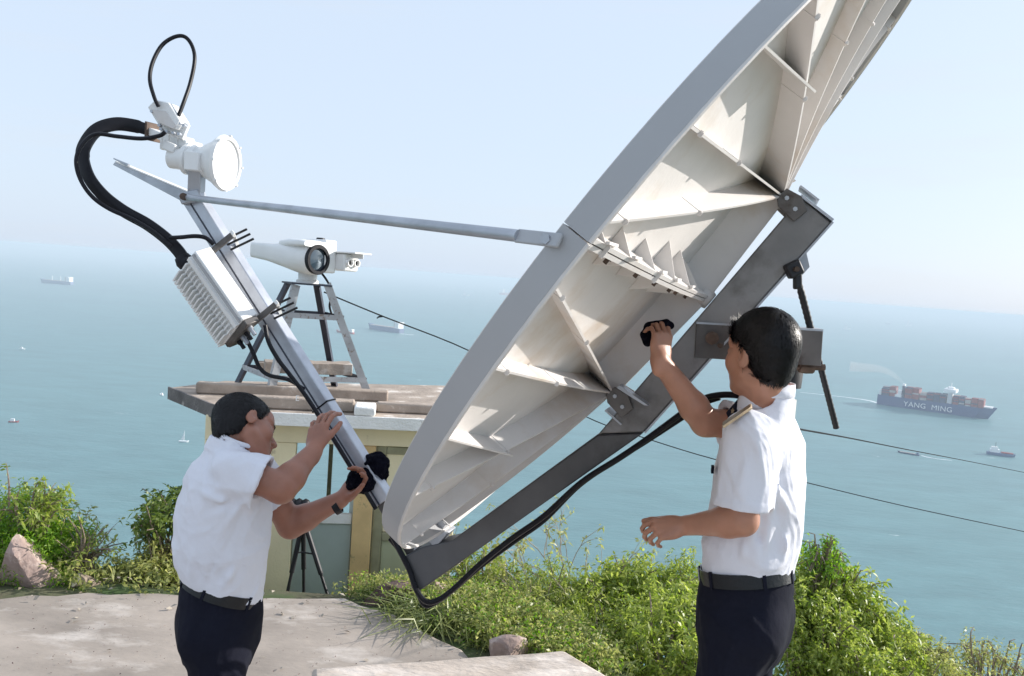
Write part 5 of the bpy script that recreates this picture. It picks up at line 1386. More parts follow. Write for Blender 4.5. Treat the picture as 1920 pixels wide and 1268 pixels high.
hL = wb + Lf * .085 + [0, 0, -.16]; hR = wb - Lf * .085 + [0, 0, -.16]
kL = hL + Lf * .02 + F1 * .03 + [0, 0, -.30]; kR = hR - Lf * .03 + F1 * .0 + [0, 0, -.30]
aL = np.array([*(kL + F1 * -.01 + Lf * .01)[:2], .075]); aR = np.array([*(kR - F1 * .03 - Lf * .01)[:2], .075])
f3 = Field(np.minimum(aL, aR) - [.30, .30, .06], (max(aL[0], aR[0]) + .30, max(aL[1], aR[1]) + .30, zwaist + .03), .005)
trousers(f3, wb, F1, Lf, hL, kL, aL, hR, kR, aR, .142, .128)
f3.warp(folds(21, .022, (10, 28), (1, 1, .5)))
tlt1 = unit([-.15, .20, 1.0]); f3.halfspace(wb + [0, 0, .004], tlt1, wb - .3, wb + .3)
tr1 = fobj('trousers', f3, M['navy'], per, it=1, label='dark navy trousers')
def belt(c, lft, fwd, a, b, h_, parent, tilt=(0, 0, 1)):
    up_ = unit(tilt); lft = np.array(lft, float); fwd = np.array(fwd, float); lft = lft - up_ * (lft @ up_) / (up_[2] ** 0); fwd = fwd - up_ * (fwd @ up_); vs = []; fs = []; n_ = 60
    for i in range(n_):
        q = 2 * PI * i / n_
        for (rr_, z) in ((0, -h_ / 2), (.004, -h_ / 2), (.004, h_ / 2), (0, h_ / 2)):
            vs.append(c + lft * math.cos(q) * (a + rr_) + fwd * math.sin(q) * (b + rr_) + up_ * z)
    for i in range(n_):
        for j in range(4): fs.append((i * 4 + j, i * 4 + (j + 1) % 4, ((i + 1) % n_) * 4 + (j + 1) % 4, ((i + 1) % n_) * 4 + j))
    bo_ = obj('belt', MB().add(vs, fs), M['belt'], parent, smooth=True, auto=40)
    for q in (.6, 1.4, 2.6, 3.6, 4.3, 4.9, 5.7):
        e_ = c + lft * math.cos(q) * (a + .0045) + fwd * math.sin(q) * (b + .0045); t_ = unit(-lft * math.sin(q) * a + fwd * math.cos(q) * b); nn_ = np.cross(t_, up_)
        obj('belt_loop', MB().obox(e_, t_ * .005, nn_ * .0022, up_ * (h_ / 2 + .004)), M['navy'], bo_)
    bk = c + fwd * (b + .008); obj('buckle', MB().obox(bk, lft * .022, fwd * .003, up_ * (h_ / 2 + .002)), M['galv'], bo_, bevel=.003)
    return bo_
belt(wb + [0, 0, -.016], Lf, F1, .1455, .1325, .040, tr1, tilt=tlt1)
def shoe(an, fwd, ground, parent):
    fwd = unit([fwd[0], fwd[1], 0]); fl = Field(np.array([an[0], an[1], ground]) - [.30, .30, .0], np.array([an[0], an[1], ground]) + [.30, .30, .16], .005)
    b = np.array([an[0], an[1], ground])
    fl.cone(b + [0, 0, .045] - fwd * .05, b + fwd * .11 + [0, 0, .038], .040, .042, k=.02); fl.cone(b + fwd * .11 + [0, 0, .036], b + fwd * .165 + [0, 0, .03], .040, .026, k=.02)
    fl.cone(b + [0, 0, .05], b + [0, 0, .11], .042, .046, k=.02); fl.halfspace(b + [0, 0, .004], (0, 0, -1), b - .3, b + .3)
    fobj('shoe', fl, M['belt'], parent, it=1)
shoe(aL, F1, 0.0, per); shoe(aR, F1, 0.0, per)
# name tag clip at the chest edge
np_ = PV(1336, 880, 2.26)
obj('name_plate', MB().obox(np_, (.004, .018, 0), (.004, 0, 0), (0, 0, .009)), M['navy'], shirt1, bevel=.001)
# cloth in the raised hand
def rag(c, pts, name, lab, seed, h=.0035):
    fl = Field(np.array(c) - .17, np.array(c) + .17, h)
    for (p, r) in pts: fl.ell(np.array(p), r, k=.018)
    rg_ = np.random.default_rng(seed); ks = rg_.normal(size=(10, 3)); fr = rg_.uniform(60, 170, 10)
    fl.warp(lambda x, y, z: sum(np.sin((x * ks[i, 0] + y * ks[i, 1] + z * ks[i, 2]) * fr[i] + i) for i in range(10)) * .0011)
    o = fobj(name, fl, M['rag'], None, it=1); tag(o, lab, 'cleaning cloth')
    return o
hb = wrR + unit(PV(1243, 615, 2.40) - wrR) * .10 + unit([-.35, .88, .15]) * .045
rag(hb, [(PV(1218, 626, 2.445), (.026, .024, .030)), (PV(1230, 616, 2.45), (.030, .022, .022)), (PV(1248, 608, 2.44), (.024, .018, .016)), (PV(1214, 638, 2.43), (.014, .015, .018))], 'cleaning_cloth', 'black cloth held by the person at right against the dish ribs', 5)

# =================================================================== PERSON ON THE LEFT
g2 = math.radians(26)
F2 = np.array([math.cos(g2), math.sin(g2), 0]); R2 = np.array([math.sin(g2), -math.cos(g2), 0])           # facing right and away; his right side is nearer
wb2 = PV(419, 1092, 2.60); SG = SLAB_Z
pr = thing('person', (wb2[0], wb2[1], SG), 'person at left in white shirt, bowed forward, wiping the feed boom with both hands', 'person')
nk2 = PV(438, 826, 2.60); ch2 = PV(425, 935, 2.60)
tilt2 = unit(nk2 - wb2)
hc2 = PV(459, 807, 2.63)
H2 = head_frame(hc2, (.801, .473, -.368), (-.197, .788, .584))
S2 = .97
sR2 = PV(432, 876, 2.49); sL2 = PV(478, 872, 2.78)
eR2 = PV(527, 916, 2.50); wR2 = PV(588, 846, 2.66)
eL2 = PV(545, 985, 2.84); wL2 = PV(640, 936, 2.86)
f4 = Field((-1.15, 2.2, .40), (-.40, 3.1, 1.40), .0031)
head_shape(f4, H2, S2, 1.15)
f4.cone(H2[0] - H2[1] * .030, nk2 + [-.004, 0, -.02], .056, .062, k=.02)
f4.stack([nk2 + [0.01, 0, -.03], nk2 * .7 + ch2 * .3, ch2, ch2 * .5 + wb2 * .5, wb2], [(.05, .05), (.13, .085), (.135, .10), (.12, .10), (.10, .09)], R2, k=.03)
for sh, el, wr in ((sR2, eR2, wR2), (sL2, eL2, wL2)):
    f4.cone(sh, el, .052, .046, k=.03); m_ = el + (wr - el) * .28
    f4.cone(el, m_, .0455, .046, k=.02); f4.cone(m_, wr, .046, .0295, k=.02)
dh = unit(PV(598, 800, 2.72) - wR2)
hand(f4, wR2 + dh * .006, dh, (.30, .95, .0), [(.25, .5, .3), (.25, .5, .3), (.22, .45, .3), (.25, .5, .35)], .16, (.5, .3, 0), 1.0, side=-1, tcurl=.35)
dh2 = unit(PV(672, 902, 2.86) - wL2)
hand(f4, wL2 + dh2 * .008, dh2, (-.25, -.75, .6), [(.5, .6, .4), (.55, .65, .4), (.6, .7, .4), (.65, .7, .4)], .04, (.5, .4, 0), .96, side=1, tcurl=.3)
body2 = fobj('body', f4, M['skin'], pr, it=2)
h2, G2 = hair_cap(H2, S2, .0032, -.062, pr, .008, seed=9, front=.050)
locks(h2, H2, 7000, .020, pr, 8, .1, .05, .4, -.06)
eyes(H2, S2, pr)
f5 = Field((-1.20, 2.15, .55), (-.55, 3.1, 1.35), .0042)
ax2 = wb2 - nk2
f5.stack([wb2 - tilt2 * .09, wb2 + tilt2 * .01, wb2 + tilt2 * .08 + [-.012, 0, 0], ch2 * .5 + wb2 * .5 + [-.008, 0, 0], ch2 + [.0, 0, 0], nk2 * .45 + ch2 * .55 + [-.004, 0, 0], nk2 + tilt2 * -.055, nk2 + tilt2 * -.012, nk2 + tilt2 * .012],
         [(.134, .130), (.141, .138), (.155, .152), (.162, .158), (.172, .150), (.172, .122), (.105, .090), (.076, .076), (.070, .070)], R2, k=.02)
for sh, el, t1_, ra, rb in ((sR2, eR2, .64, .062, .086), (sL2, eL2, .62, .064, .078)):
    f5.sleeve(sh, sh + (el - sh) * t1_, ra, rb)
_u = unit([.40, .10, .92]); RC2 = PV(449, 824, 2.60); _f = unit(np.cross(R2, _u)); _f = _f if _f @ F2 > 0 else -_f; _s = unit(np.cross(_f, _u))
f5.cone(RC2 - _u * .085 - tilt2 * .03, RC2 - _u * .052, .098, .060, k=.05)
f5.stack([RC2 - _u * .06, RC2 - _u * .03, RC2 + _u * .004], [(.086, .084), (.076, .074), (.071, .069)], _s, k=.02)
f5.cone(RC2 - _u * .02, RC2 + _u * .14, .064, .066, mode='cut', k=.004)
f5.warp(folds(31, .026, (8, 20))); f5.warp(folds(32, .012, (24, 50)))
cr = []; arm2 = PV(468, 935, 2.43)
for px, py in ((400, 1010), (420, 1040), (445, 1060), (380, 960), (465, 1050), (490, 1020), (360, 920)):
    cr.append((arm2 + rg1.normal(size=3) * .012, PV(px, py, 2.45), rg1.choice([-1, 1]) * rg1.uniform(.8, 1.5)))
for px in range(345, 500, 16):
    q_ = PV(px, 1085 + (px - 345) * .18 + rg1.uniform(-4, 4), 2.46); cr.append((q_, q_ + [rg1.uniform(-.02, .03), 0, rg1.uniform(.05, .12)], rg1.choice([-1, 1.2]) * rg1.uniform(.6, 1.3)))
for a_, b_ in (((425, 850), (462, 920)), ((450, 840), (500, 905)), ((405, 850), (430, 930)), ((470, 850), (515, 885))):
    for d_ in (2.40, 2.44): cr.append((PV(*a_, d_), PV(*b_, d_), .8))
creases(f5, cr, .013, .008)
tl = unit(np.array([.30, .20, 1.0])); f5.halfspace(wb2 + [-.006, 0, -.02], -tl, wb2 - .3, wb2 + .3)
shirt2 = fobj('shirt', f5, M['shirt'], pr, it=1, label='plain white short-sleeved shirt')
hL2 = wb2 - R2 * .085 + [-.01, 0, -.16]; hR2 = wb2 + R2 * .085 + [-.01, 0, -.16]
kL2 = hL2 + F2 * .03 + [0, 0, -.27]; kR2 = hR2 + F2 * .01 + [-.01, 0, -.27]
aL2 = np.array([*(kL2 - F2 * .02)[:2], SG + .075]); aR2 = np.array([*(kR2 - F2 * .05)[:2], SG + .075])
f6 = Field(np.minimum(aL2, aR2) - [.32, .30, .06], (max(aL2[0], aR2[0]) + .34, max(aL2[1], aR2[1]) + .30, wb2[2] + .03), .005)
tb_ = wb2 + [-.006, 0, 0]
trousers(f6, tb_, F2, -R2, hL2, kL2, aL2, hR2, kR2, aR2, .134, .132)
f6.warp(folds(41, .022, (10, 28), (1, 1, .5)))
tl = unit(np.array([.30, .20, 1.0])); f6.halfspace(tb_ + tl * .006, tl, tb_ - .3, tb_ + .3)
tr2 = fobj('trousers', f6, M['navy'], pr, it=1, label='black trousers')
belt(tb_ + [.0, 0, -.016], R2, F2, .1385, .1365, .038, tr2, tilt=tl)
obj('collar', MB().tube([Vector(RC2 + _u * .004 + _f * math.cos(q) * .069 + _s * math.sin(q) * .067 + _u * .006 * math.cos(q)) for q in np.linspace(.35, 2 * PI - .35, 30)], .0075, 8), M['shirt'], shirt2, smooth=True)
shoe(aL2, F2, SG, pr); shoe(aR2, F2, SG, pr)
wbk = wL2 - dh2 * .028
obj('wrist_band', MB().lathe(Vector(wbk), Vector(unit(wL2 - eL2)), [(-.011, .034), (-.011, .037), (.011, .036), (.011, .033), (-.011, .034)], 24), M['black'], pr, smooth=True, label='black wrist band on the left wrist')
rag(PV(690, 892, 2.88), [(PV(676, 905, 2.86), (.050, .030, .042)), (PV(700, 880, 2.90), (.045, .030, .050)), (PV(712, 868, 2.92), (.036, .028, .040)), (PV(660, 900, 2.84), (.020, .022, .030)), (PV(716, 895, 2.92), (.020, .02, .040)), (PV(690, 860, 2.92), (.030, .02, .016))], 'cleaning_cloth', 'bunched black cloth held by the person at left around the bottom of the boom', 6)
# =================================================================== ROCKS AND PLANTS
def T(x, y): return float(terrain(x, y))
def rock(c, r, seed, name, m, lab, cuts=7, rot=0.0, group=None):
    bm = bmesh.new(); bmesh.ops.create_icosphere(bm, subdivisions=5, radius=1.0); rg_ = np.random.default_rng(seed)
    pl = [(unit(rg_.normal(size=3) * [1, 1, .8] + [0, 0, .25]), rg_.uniform(.42, .78)) for _ in range(cuts)]
    ks = rg_.normal(size=(16, 3)) * rg_.uniform(2, 13, (16, 1)); ph = rg_.uniform(0, 6, 16)
    for v in bm.verts:
        p = np.array(v.co)
        for n_, dd in pl:
            e = p @ n_ - dd
            if e > 0: p = p - n_ * e * .97
        o = sum(np.sin(p @ ks[i] + ph[i]) / (1.5 + np.linalg.norm(ks[i])) for i in range(16)) * .10
        p = p * (1 + o) * np.array([1 - .22 * p[2], 1 - .22 * p[2], 1.12])
        v.co = p
    V = np.array([v.co[:] for v in bm.verts]); F = [tuple(v.index for v in f.verts) for f in bm.faces]; bm.free()
    V = V * np.array(r); cr, sr = math.cos(rot), math.sin(rot); V = np.stack([V[:, 0] * cr - V[:, 1] * sr, V[:, 0] * sr + V[:, 1] * cr, V[:, 2]], 1) + np.array(c)
    return obj(name, (V, np.array(F)), m, smooth=True, auto=28, label=lab, cat='rock', group=group)
rock(P(50, 1072, 4.55), (.235, .20, .27), 31, 'rock', M['rock'], 'large grey and pink boulder at the left edge of the slab', 12)
rock(P(12, 1095, 4.58), (.10, .12, .08), 8, 'rock', M['rock'], 'small stone at the foot of the large left boulder', 6)
rock(P(742, 1118, 4.62), (.25, .14, .085), 5, 'rock', M['rockd'], 'low dark brown rock below the hut door', 6, .3)
rock(P(806, 1103, 4.72), (.10, .12, .08), 15, 'rock', M['rock'], 'pale brown rock beside the dark one under the cable loop', 6, .3)
rock(P(955, 1222, 4.02), (.16, .10, .085), 12, 'rock', M['rock'], 'cream and rust coloured stone in the grass behind the raised block', 7, .2)
rock(P(890, 1182, 4.5), (.09, .08, .045), 14, 'rock', M['rockd'], 'small dark stone in the weeds left of the cream stone', 6, .2)
a, b = P(142, 1088, 4.50), P(198, 1108, 4.62)
lg = thing('log', a, 'short cut log with a pale sawn end beside the boulder', 'log')
obj('wood', MB().tube([a, a.lerp(b, .3), a.lerp(b, .7), b], [.045, .047, .040, .032], 14), M['bark'], lg, smooth=True)
ld = (b - a).normalized(); obj('cut_face', MB().lathe(a + ld * .002, -ld, [(0, .041), (.004, .036), (.005, 0)], 16), M['cut'], lg)

def leaves(C_, D_, L, W, droop, rg_):
    """leaf quads: base points C_, directions D_, lengths L, widths W"""
    n_ = len(C_); D_ = D_ / np.linalg.norm(D_, axis=1)[:, None]
    q = rg_.normal(size=(n_, 3)); S = np.cross(D_, q + [0, 0, 1.4]); S /= np.linalg.norm(S, axis=1)[:, None] + 1e-9
    Nn = np.cross(S, D_)
    tip = C_ + D_ * L[:, None] - np.array([0, 0, 1]) * (droop * L)[:, None]
    mid = C_ + D_ * (L * .48)[:, None] - np.array([0, 0, 1]) * (droop * L * .3)[:, None]
    V = np.stack([C_, mid + S * (W / 2)[:, None] + Nn * (W * .18)[:, None], tip, mid - S * (W / 2)[:, None] + Nn * (W * .18)[:, None]], 1).reshape(-1, 3)
    F = np.arange(n_ * 4).reshape(-1, 4); return V, F
def bush(name, c, r, ntw, leaf, m, seed, lab, cat='bush', group=None, per=12, tw=.13, wr=.34, hollow=.45, gaps=.0, stems=7, droop=.35, lump=.22, bare=0, top=None):
    rg_ = np.random.default_rng(seed); c = np.array(c, float); r = np.array(r, float)
    g = T(c[0], c[1]); base = np.array([c[0], c[1], g - .02])
    t = thing(name, Vector(base), lab, cat, group)
    d = rg_.normal(size=(ntw, 3)); d[:, 2] = np.abs(d[:, 2]) * 1.0 - .45 * rg_.random(ntw); d /= np.linalg.norm(d, axis=1)[:, None]
    ks = rg_.normal(size=(8, 3)) * 3.2; ph = rg_.uniform(0, 6, 8)
    lum = 1 + lump * sum(np.sin(d @ ks[i] + ph[i]) for i in range(8)) / 2.4
    rad = (hollow + (1 - hollow) * rg_.random(ntw) ** .6) * lum
    keep = rg_.random(ntw) > gaps * (np.sin(d @ ks[0] * 1.7 + 1) > .2)
    d, rad = d[keep], rad[keep]; O = c + d * rad[:, None] * r; n_ = len(O)
    td = d * .8 + rg_.normal(size=(n_, 3)) * .45 + [0, 0, .35]; td /= np.linalg.norm(td, axis=1)[:, None]
    tl_ = tw * rg_.uniform(.6, 1.3, n_)
    k = np.repeat(np.arange(n_), per); s_ = rg_.random(len(k)) ** .8
    B = O[k] + td[k] * (tl_[k] * s_)[:, None] + rg_.normal(size=(len(k), 3)) * .006
    sd_ = rg_.normal(size=(len(k), 3)); D_ = td[k] * .55 + sd_ * .75 + [0, 0, -.05]
    L = leaf * rg_.uniform(.6, 1.25, len(k)); V, F = leaves(B, D_, L, L * wr * rg_.uniform(.8, 1.2, len(k)), droop * rg_.uniform(.2, 1.4, len(k)), rg_)
    obj('foliage', (V, F), m, t, kind='stuff')
    mb = MB()
    for i in rg_.choice(n_, min(n_, stems * 6), replace=False):
        p1 = O[i]; mid_ = base * .45 + p1 * .55 + rg_.normal(size=3) * r * .12; mid_[2] = max(mid_[2], g)
        cv_ = smooth_curve([Vector(base + rg_.normal(size=3) * [.05, .05, 0]), Vector(mid_), Vector(p1), Vector(p1 + td[i] * tl_[i])], 3)
        mb.tube(cv_, [.009 * (1 - j / len(cv_)) + .0016 for j in range(len(cv_))], 5)
    obj('branches', mb, M['bark'], t, kind='stuff', smooth=True)
    return t
# left side
bush('bush', P(15, 1062, 4.74), (.40, .24, .235), 2600, .032, M['leafB'], 21, 'feathery bright green bush behind the left boulder', per=18, wr=.26, tw=.14, lump=.25, gaps=.3, hollow=.6)
bush('bush', P(45, 962, 4.70), (.22, .18, .13), 260, .040, M['leafA'], 22, 'loose yellow-green crown rising above the feathery left bush', per=11, wr=.4, tw=.14, gaps=.8, hollow=.2, lump=.4)
bush('bush', P(155, 1040, 4.72), (.14, .15, .09), 90, .034, M['leafA'], 27, 'thin yellowish spray of leaves at the right tip of the left bush', per=10, wr=.34, tw=.15, gaps=.8, hollow=.2, lump=.4)
bush('bush', P(322, 985, 5.0), (.15, .2, .17), 230, .045, M['leafC'], 23, 'dark green leafy shrub right behind the back of the left person', per=10, wr=.42, tw=.11, lump=.3)
bush('bush', P(300, 1085, 4.85), (.20, .2, .13), 330, .052, M['leafD'], 24, 'olive green broad-leaved shrub at the slab edge left of the left person', per=9, wr=.30, tw=.12, droop=.6)
bush('bush', P(215, 1098, 4.75), (.22, .14, .07), 320, .034, M['leafD'], 25, 'low creeping weeds between the log and the left person', 'weeds', per=10, wr=.3, tw=.08)
bush('bush', P(70, 1106, 4.52), (.30, .06, .05), 300, .034, M['leafB'], 26, 'low green weeds in front of the left boulder', 'weeds', per=9, wr=.25, tw=.07)
# centre
cb = [((900, 1130), 5.2, (.26, .3, .17), 700, 'leafA', 'yellow-green bush directly under the lower beam'),
      ((1040, 1165), 5.0, (.33, .3, .25), 900, 'leafA', 'rounded yellow-green bush in the middle, behind the cream stone'),
      ((1165, 1140), 5.1, (.32, .3, .22), 900, 'leafA', 'yellow-green bush under the lowered hand'),
      ((1275, 1145), 5.2, (.30, .3, .24), 850, 'leafA', 'yellow-green bush partly hidden by the right person'),
      ((1130, 1225), 4.6, (.40, .3, .22), 900, 'leafA', 'lower bush just beyond the corner of the raised block'),
      ((1260, 1255), 4.4, (.34, .3, .24), 800, 'leafA', 'low bush at the bottom edge beside the trousers of the right person'),
      ((1000, 1175), 4.8, (.24, .2, .14), 380, 'leafD', 'olive weeds between the cream stone and the middle bush'),
      ((850, 1170), 4.7, (.20, .16, .06), 420, 'leafD', 'olive weeds under the hanging cable loop')]
for i, (p, d_, r_, n_, m_, lab) in enumerate(cb):
    bush('bush', P(p[0], p[1], d_), r_, int(n_ * (.8, 1, .7, .9, 1.1, .75, 1, 1)[i]), (.044, .034, .050, .038, .032, .046, .036, .034)[i], M[m_], 40 + i, lab, per=13, wr=(.30, .26, .36, .30, .24, .34, .3, .3)[i], tw=.14, lump=.34, droop=.6, gaps=.35)
# right
rb_ = [((1550, 1160), 5.0, (.22, .3, .30), 1000, 'leafA', 'tall rounded bush just right of the right person'),
       ((1530, 1230), 4.7, (.28, .3, .30), 800, 'leafA', 'lower front bush beside the legs of the right person'),
       ((1640, 1225), 5.0, (.24, .3, .24), 800, 'leafA', 'bush on the slope right of the tall rounded one'),
       ((1730, 1255), 4.9, (.24, .3, .17), 480, 'leafD', 'low yellowish bush near the bottom right'),
       ((1640, 1290), 4.6, (.40, .3, .22), 800, 'leafA', 'bush along the bottom edge at the lower right'),
       ((1860, 1262), 5.0, (.22, .2, .09), 180, 'leafD', 'sparse leafy tips in the bottom right corner')]
for i, (p, d_, r_, n_, m_, lab) in enumerate(rb_):
    bush('bush', P(p[0], p[1], d_), r_, int(n_ * .9), (.046, .036, .042, .03, .038, .03)[i], M[m_], 60 + i, lab, per=13, wr=.34, tw=.13, lump=.32, droop=.5, gaps=.3)
bush('bush', P(1545, 1062, 5.0), (.08, .1, .12), 90, .036, M['leafB'], 71, 'fresh shoot sticking up from the tall right bush', per=12, wr=.32, tw=.09, lump=.3)

def twigs(name, base, h, n_, seed, m, lab, leafm=None, lean=(0, 0), spread=.55, nl=4, lsz=.045):
    """small bare shrub: forked twigs with sparse leaf tufts at the ends"""
    rg_ = np.random.default_rng(seed); base = np.array(base, float); base[2] = T(base[0], base[1]); t = thing(name, Vector(base), lab, 'shrub')
    mb = MB(); ends = []
    def grow(p, d, L, r, lev):
        pts = [p]; q = p; dd = d
        for k in range(4):
            dd = unit(dd + rg_.normal(size=3) * .16 + [0, 0, .03]); q = q + dd * L / 4; pts.append(q)
        mb.tube([Vector(x) for x in pts], [r * (1 - .12 * k) for k in range(5)], 5)
        if lev == 0: ends.append((q, dd)); return
        for k in range(rg_.integers(2, 4)):
            nd = unit(dd + rg_.normal(size=3) * spread * [1, 1, .6] + [0, 0, .12]); grow(pts[-1] if k else pts[3], nd, L * rg_.uniform(.55, .8), r * .62, lev - 1)
        if lev < 2: ends.append((q, dd))
    for i in range(n_):
        d = unit([lean[0] + rg_.normal() * .35, lean[1] + rg_.normal() * .3, 1.0]); grow(base + rg_.normal(size=3) * [.06, .06, 0], d, h * rg_.uniform(.36, .5), .010, 3)
    obj('branches', mb, m, t, kind='stuff', smooth=True)
    if nl:
        E_ = np.array([e[0] for e in ends]); D0 = np.array([e[1] for e in ends]); k = np.repeat(np.arange(len(E_)), nl)
        D_ = D0[k] * .4 + rg_.normal(size=(len(k), 3)); L = lsz * rg_.uniform(.5, 1.2, len(k)); V, F = leaves(E_[k] + rg_.normal(size=(len(k), 3)) * .008, D_, L, L * .38, np.full(len(k), .4), rg_)
        obj('foliage', (V, F), leafm or M['leafD'], t, kind='stuff')
twigs('shrub', P(1090, 1100, 5.3), 1.05, 5, 5, M['twig'], 'leafless forked shrub with tufted tips against the sea below the dish', nl=5)
twigs('shrub', P(1005, 1100, 5.5), .95, 3, 6, M['twig'], 'thin bare shrub with yellow leaf tufts behind the cable', nl=5)
twigs('shrub', P(900, 1060, 5.6), .95, 3, 7, M['twig'], 'small shrub with pale leaf tufts showing between dish and lower beam', nl=7, lsz=.05)
twigs('shrub', P(1180, 1110, 5.4), .75, 2, 9, M['twig'], 'short bare twigs right of the forked shrub', nl=3)
twigs('shrub', P(1850, 1290, 5.0), .62, 5, 15, M['twig'], 'dry bare shrub with pale crossing twigs in the bottom right corner', nl=2, lean=(.2, 0), spread=.75)
twigs('shrub', P(1760, 1260, 5.1), .62, 3, 12, M['twig'], 'dry leafy twigs left of the pale dry shrub at bottom right', nl=6, lsz=.035)
twigs('shrub', P(20, 1040, 5.3), .80, 3, 13, M['twig'], 'thin twigs poking out of the top of the left bushes', nl=6)

# grass and weeds that nobody could count
def ground_scatter(name, n_, region, lenr, wid, m, seed, zoff=0, bend=.5, lab=None):
    rg_ = np.random.default_rng(seed); xs, ys = [], []
    pts = region(rg_, n_); x, y = pts[:, 0], pts[:, 1]; z = terrain(x, y)
    d = rg_.normal(size=(n_, 3)) * [.6, .6, 0] + [0, 0, 1]; d /= np.linalg.norm(d, axis=1)[:, None]
    L = rg_.uniform(*lenr, n_); B = np.stack([x, y, z - .01], 1); S = np.cross(d, rg_.normal(size=(n_, 3))); S /= np.linalg.norm(S, axis=1)[:, None]
    m1 = B + d * (L * .5)[:, None]; t1 = B + d * (L * .9)[:, None] + np.stack([d[:, 0], d[:, 1], -np.ones(n_) * .35], 1) * (L * bend)[:, None]
    w = wid * rg_.uniform(.6, 1.4, n_)
    V = np.stack([B - S * w[:, None] / 2, B + S * w[:, None] / 2, m1 + S * w[:, None] / 2, m1 - S * w[:, None] / 2, t1 + S * w[:, None] * .06, t1 - S * w[:, None] * .06], 1).reshape(-1, 3)
    a_ = np.arange(n_)[:, None] * 6; F = np.concatenate([a_ + [0, 1, 2, 3], a_ + [3, 2, 4, 5]])
    return obj(name, (V, F), m, kind='stuff', origin=(0, 4.5, -.3))
def edge_region(rg_, n_):
    path = [P(640, 1121, 4.62), P(760, 1158, 4.35), P(862, 1216, 4.05), P(1000, 1220, 3.95), P(1060, 1216, 3.75)]
    k = rg_.random(n_) * (len(path) - 1); i = k.astype(int); f_ = k - i
    A_ = np.array([[p.x, p.y] for p in path]); q = A_[i] * (1 - f_)[:, None] + A_[np.minimum(i + 1, 4)] * f_[:, None]
    return q + np.stack([rg_.normal(0, .05, n_) + rg_.random(n_) ** 1.6 * .5 * .6, np.abs(rg_.normal(0, .07, n_)) + rg_.random(n_) ** 1.6 * .65], 1) + [.03, .03]
ground_scatter('grass', 5200, edge_region, (.05, .15), .006, M['grassm'], 81)
def long_region(rg_, n_):
    q = edge_region(rg_, n_); c0 = P(800, 1190, 4.25); k = rg_.random(n_) < .8
    q[k] = np.stack([rg_.normal(c0.x + .02, .10, n_), rg_.normal(c0.y + .08, .08, n_)], 1)[k]; return q
ground_scatter('long_grass', 500, long_region, (.16, .32), .007, M['grassm'], 82, bend=.75)
def wide_region(rg_, n_):
    return np.stack([rg_.uniform(-4.6, 3.2, n_), 4.42 + rg_.random(n_) ** 1.2 * 4.2], 1)
def far_region(rg_, n_):
    q = wide_region(rg_, n_ * 2); ok = ~((q[:, 0] > -2.3) & (q[:, 0] < .0) & (q[:, 1] > 4.95) & (q[:, 1] < 7.3)) & ~((q[:, 0] > -1.75) & (q[:, 0] < -.75) & (q[:, 1] < 5.3)) & ((q[:, 0] < -1.6) & (q[:, 1] > 4.42) | (q[:, 0] > .3) | (q[:, 1] > 4.9))
    return q[ok][:n_]
def weeds(name, n_, region, leaf, m, seed):
    rg_ = np.random.default_rng(seed); q = region(rg_, n_); n_ = len(q); z = terrain(q[:, 0], q[:, 1]); per = 9; k = np.repeat(np.arange(n_), per)
    hgt = rg_.random(len(k)) * .14; B = np.stack([q[k, 0] + rg_.normal(0, .03, len(k)), q[k, 1] + rg_.normal(0, .03, len(k)), z[k] + hgt], 1)
    D_ = rg_.normal(size=(len(k), 3)) + [0, 0, .3]; L = leaf * rg_.uniform(.5, 1.2, len(k)); V, F = leaves(B, D_, L, L * .36, np.full(len(k), .3), rg_)
    return obj(name, (V, F), m, kind='stuff', origin=(0, 4.5, -.3))
weeds('ground_cover', 5200, far_region, .045, M['leafD'], 83)
weeds('weeds', 450, edge_region, .032, M['leafB'], 84)
weeds('weeds', 1400, edge_region, .036, M['leafD'], 85)
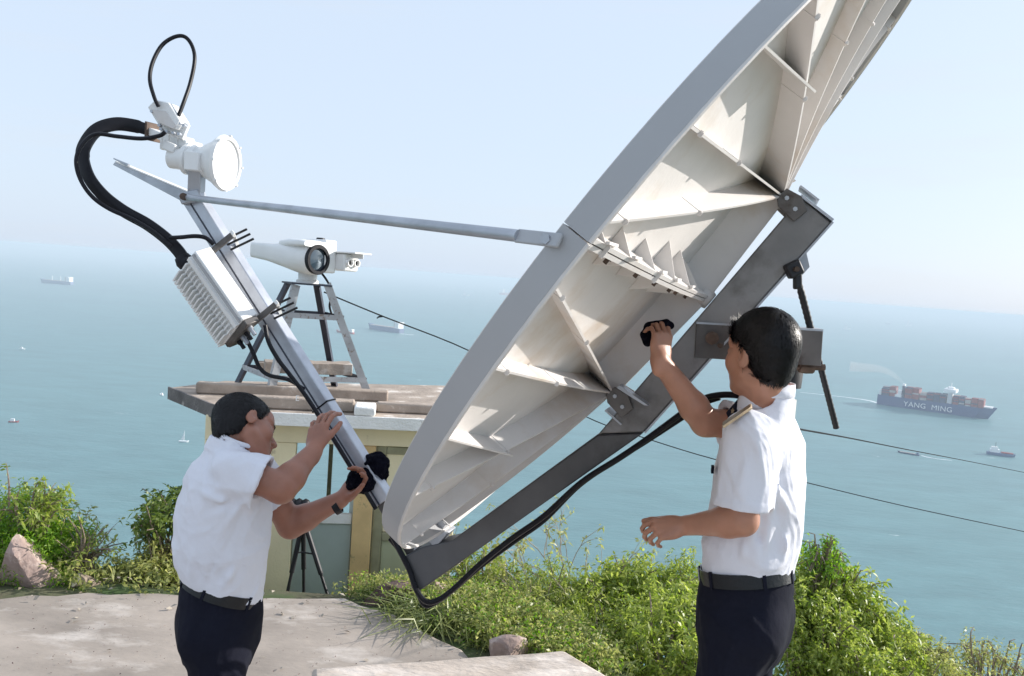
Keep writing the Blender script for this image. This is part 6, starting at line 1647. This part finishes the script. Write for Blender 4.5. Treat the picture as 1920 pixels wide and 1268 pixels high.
def slope_region(rg_, n_):
    x = rg_.uniform(-9, 12, n_); y = 5.5 + rg_.random(n_) ** 1.5 * 22; ok = ~((x > -2.4) & (x < .3) & (y < 7.3)); return np.stack([x, y], 1)[ok]
weeds('slope_scrub', 9000, slope_region, .12, M['leafC'], 86)

# grit and dead leaves on the concrete
def litter(name, n_, m, seed, lr, zr):
    rg_ = np.random.default_rng(seed); x = rg_.uniform(-3.2, .3, n_); y = 4.55 - rg_.random(n_) ** 1.8 * 2.2; k = (x * .62 + y * .78 < 3.05) | (x < -.9); x, y = x[k], y[k]; n_ = len(x)
    B = np.stack([x, y, np.full(n_, SLAB_Z + .003) + rg_.random(n_) * zr], 1); D_ = rg_.normal(size=(n_, 3)) * [1, 1, .25]; L = rg_.uniform(*lr, n_)
    V, F = leaves(B, D_, L, L * .55, np.zeros(n_), rg_); V[:, 2] = np.maximum(V[:, 2], SLAB_Z + .002); obj(name, (V, F), m, kind='stuff', origin=(-1.5, 3.5, SLAB_Z))
litter('dead_leaves', 120, M['twig'], 91, (.015, .045), .006)
litter('grit', 1500, M['rockd'], 92, (.004, .012), .004)
# =================================================================== OVERHEAD WIRES
def wire(pts, r, lab, knot=None):
    w = obj('overhead_wire', MB().tube(smooth_curve([P(*q) for q in pts], 5), r, 6), M['wirem'], smooth=True, label=lab, cat='wire')
    if knot:
        k = P(*knot); obj('knot', MB().tube([k + Vector((.0, 0, .0)), k + Vector((-.03, 0, -.008)), k + Vector((-.045, 0, -.022))], [.010, .007, .004], 6), M['wirem'], w)
wire([(608, 548, 6.2), (632, 558, 6.3), (717, 593, 6.6), (880, 658, 7.2), (1000, 728, 7.8), (1115, 789, 8.3), (1220, 825, 8.7), (1335, 860, 9.2), (1500, 902, 10), (1700, 950, 11), (1925, 998, 12.5)], .0062, 'thin black wire from the iron stand sagging down to the right, with a small knot', (717, 593, 6.58))
wire([(1480, 801, 2.62), (1505, 806, 2.9), (1600, 823, 4.0), (1700, 843, 5.5), (1800, 862, 7.5), (1925, 887, 10)], .0035, 'thin wire from the mast running right above the tugboat')
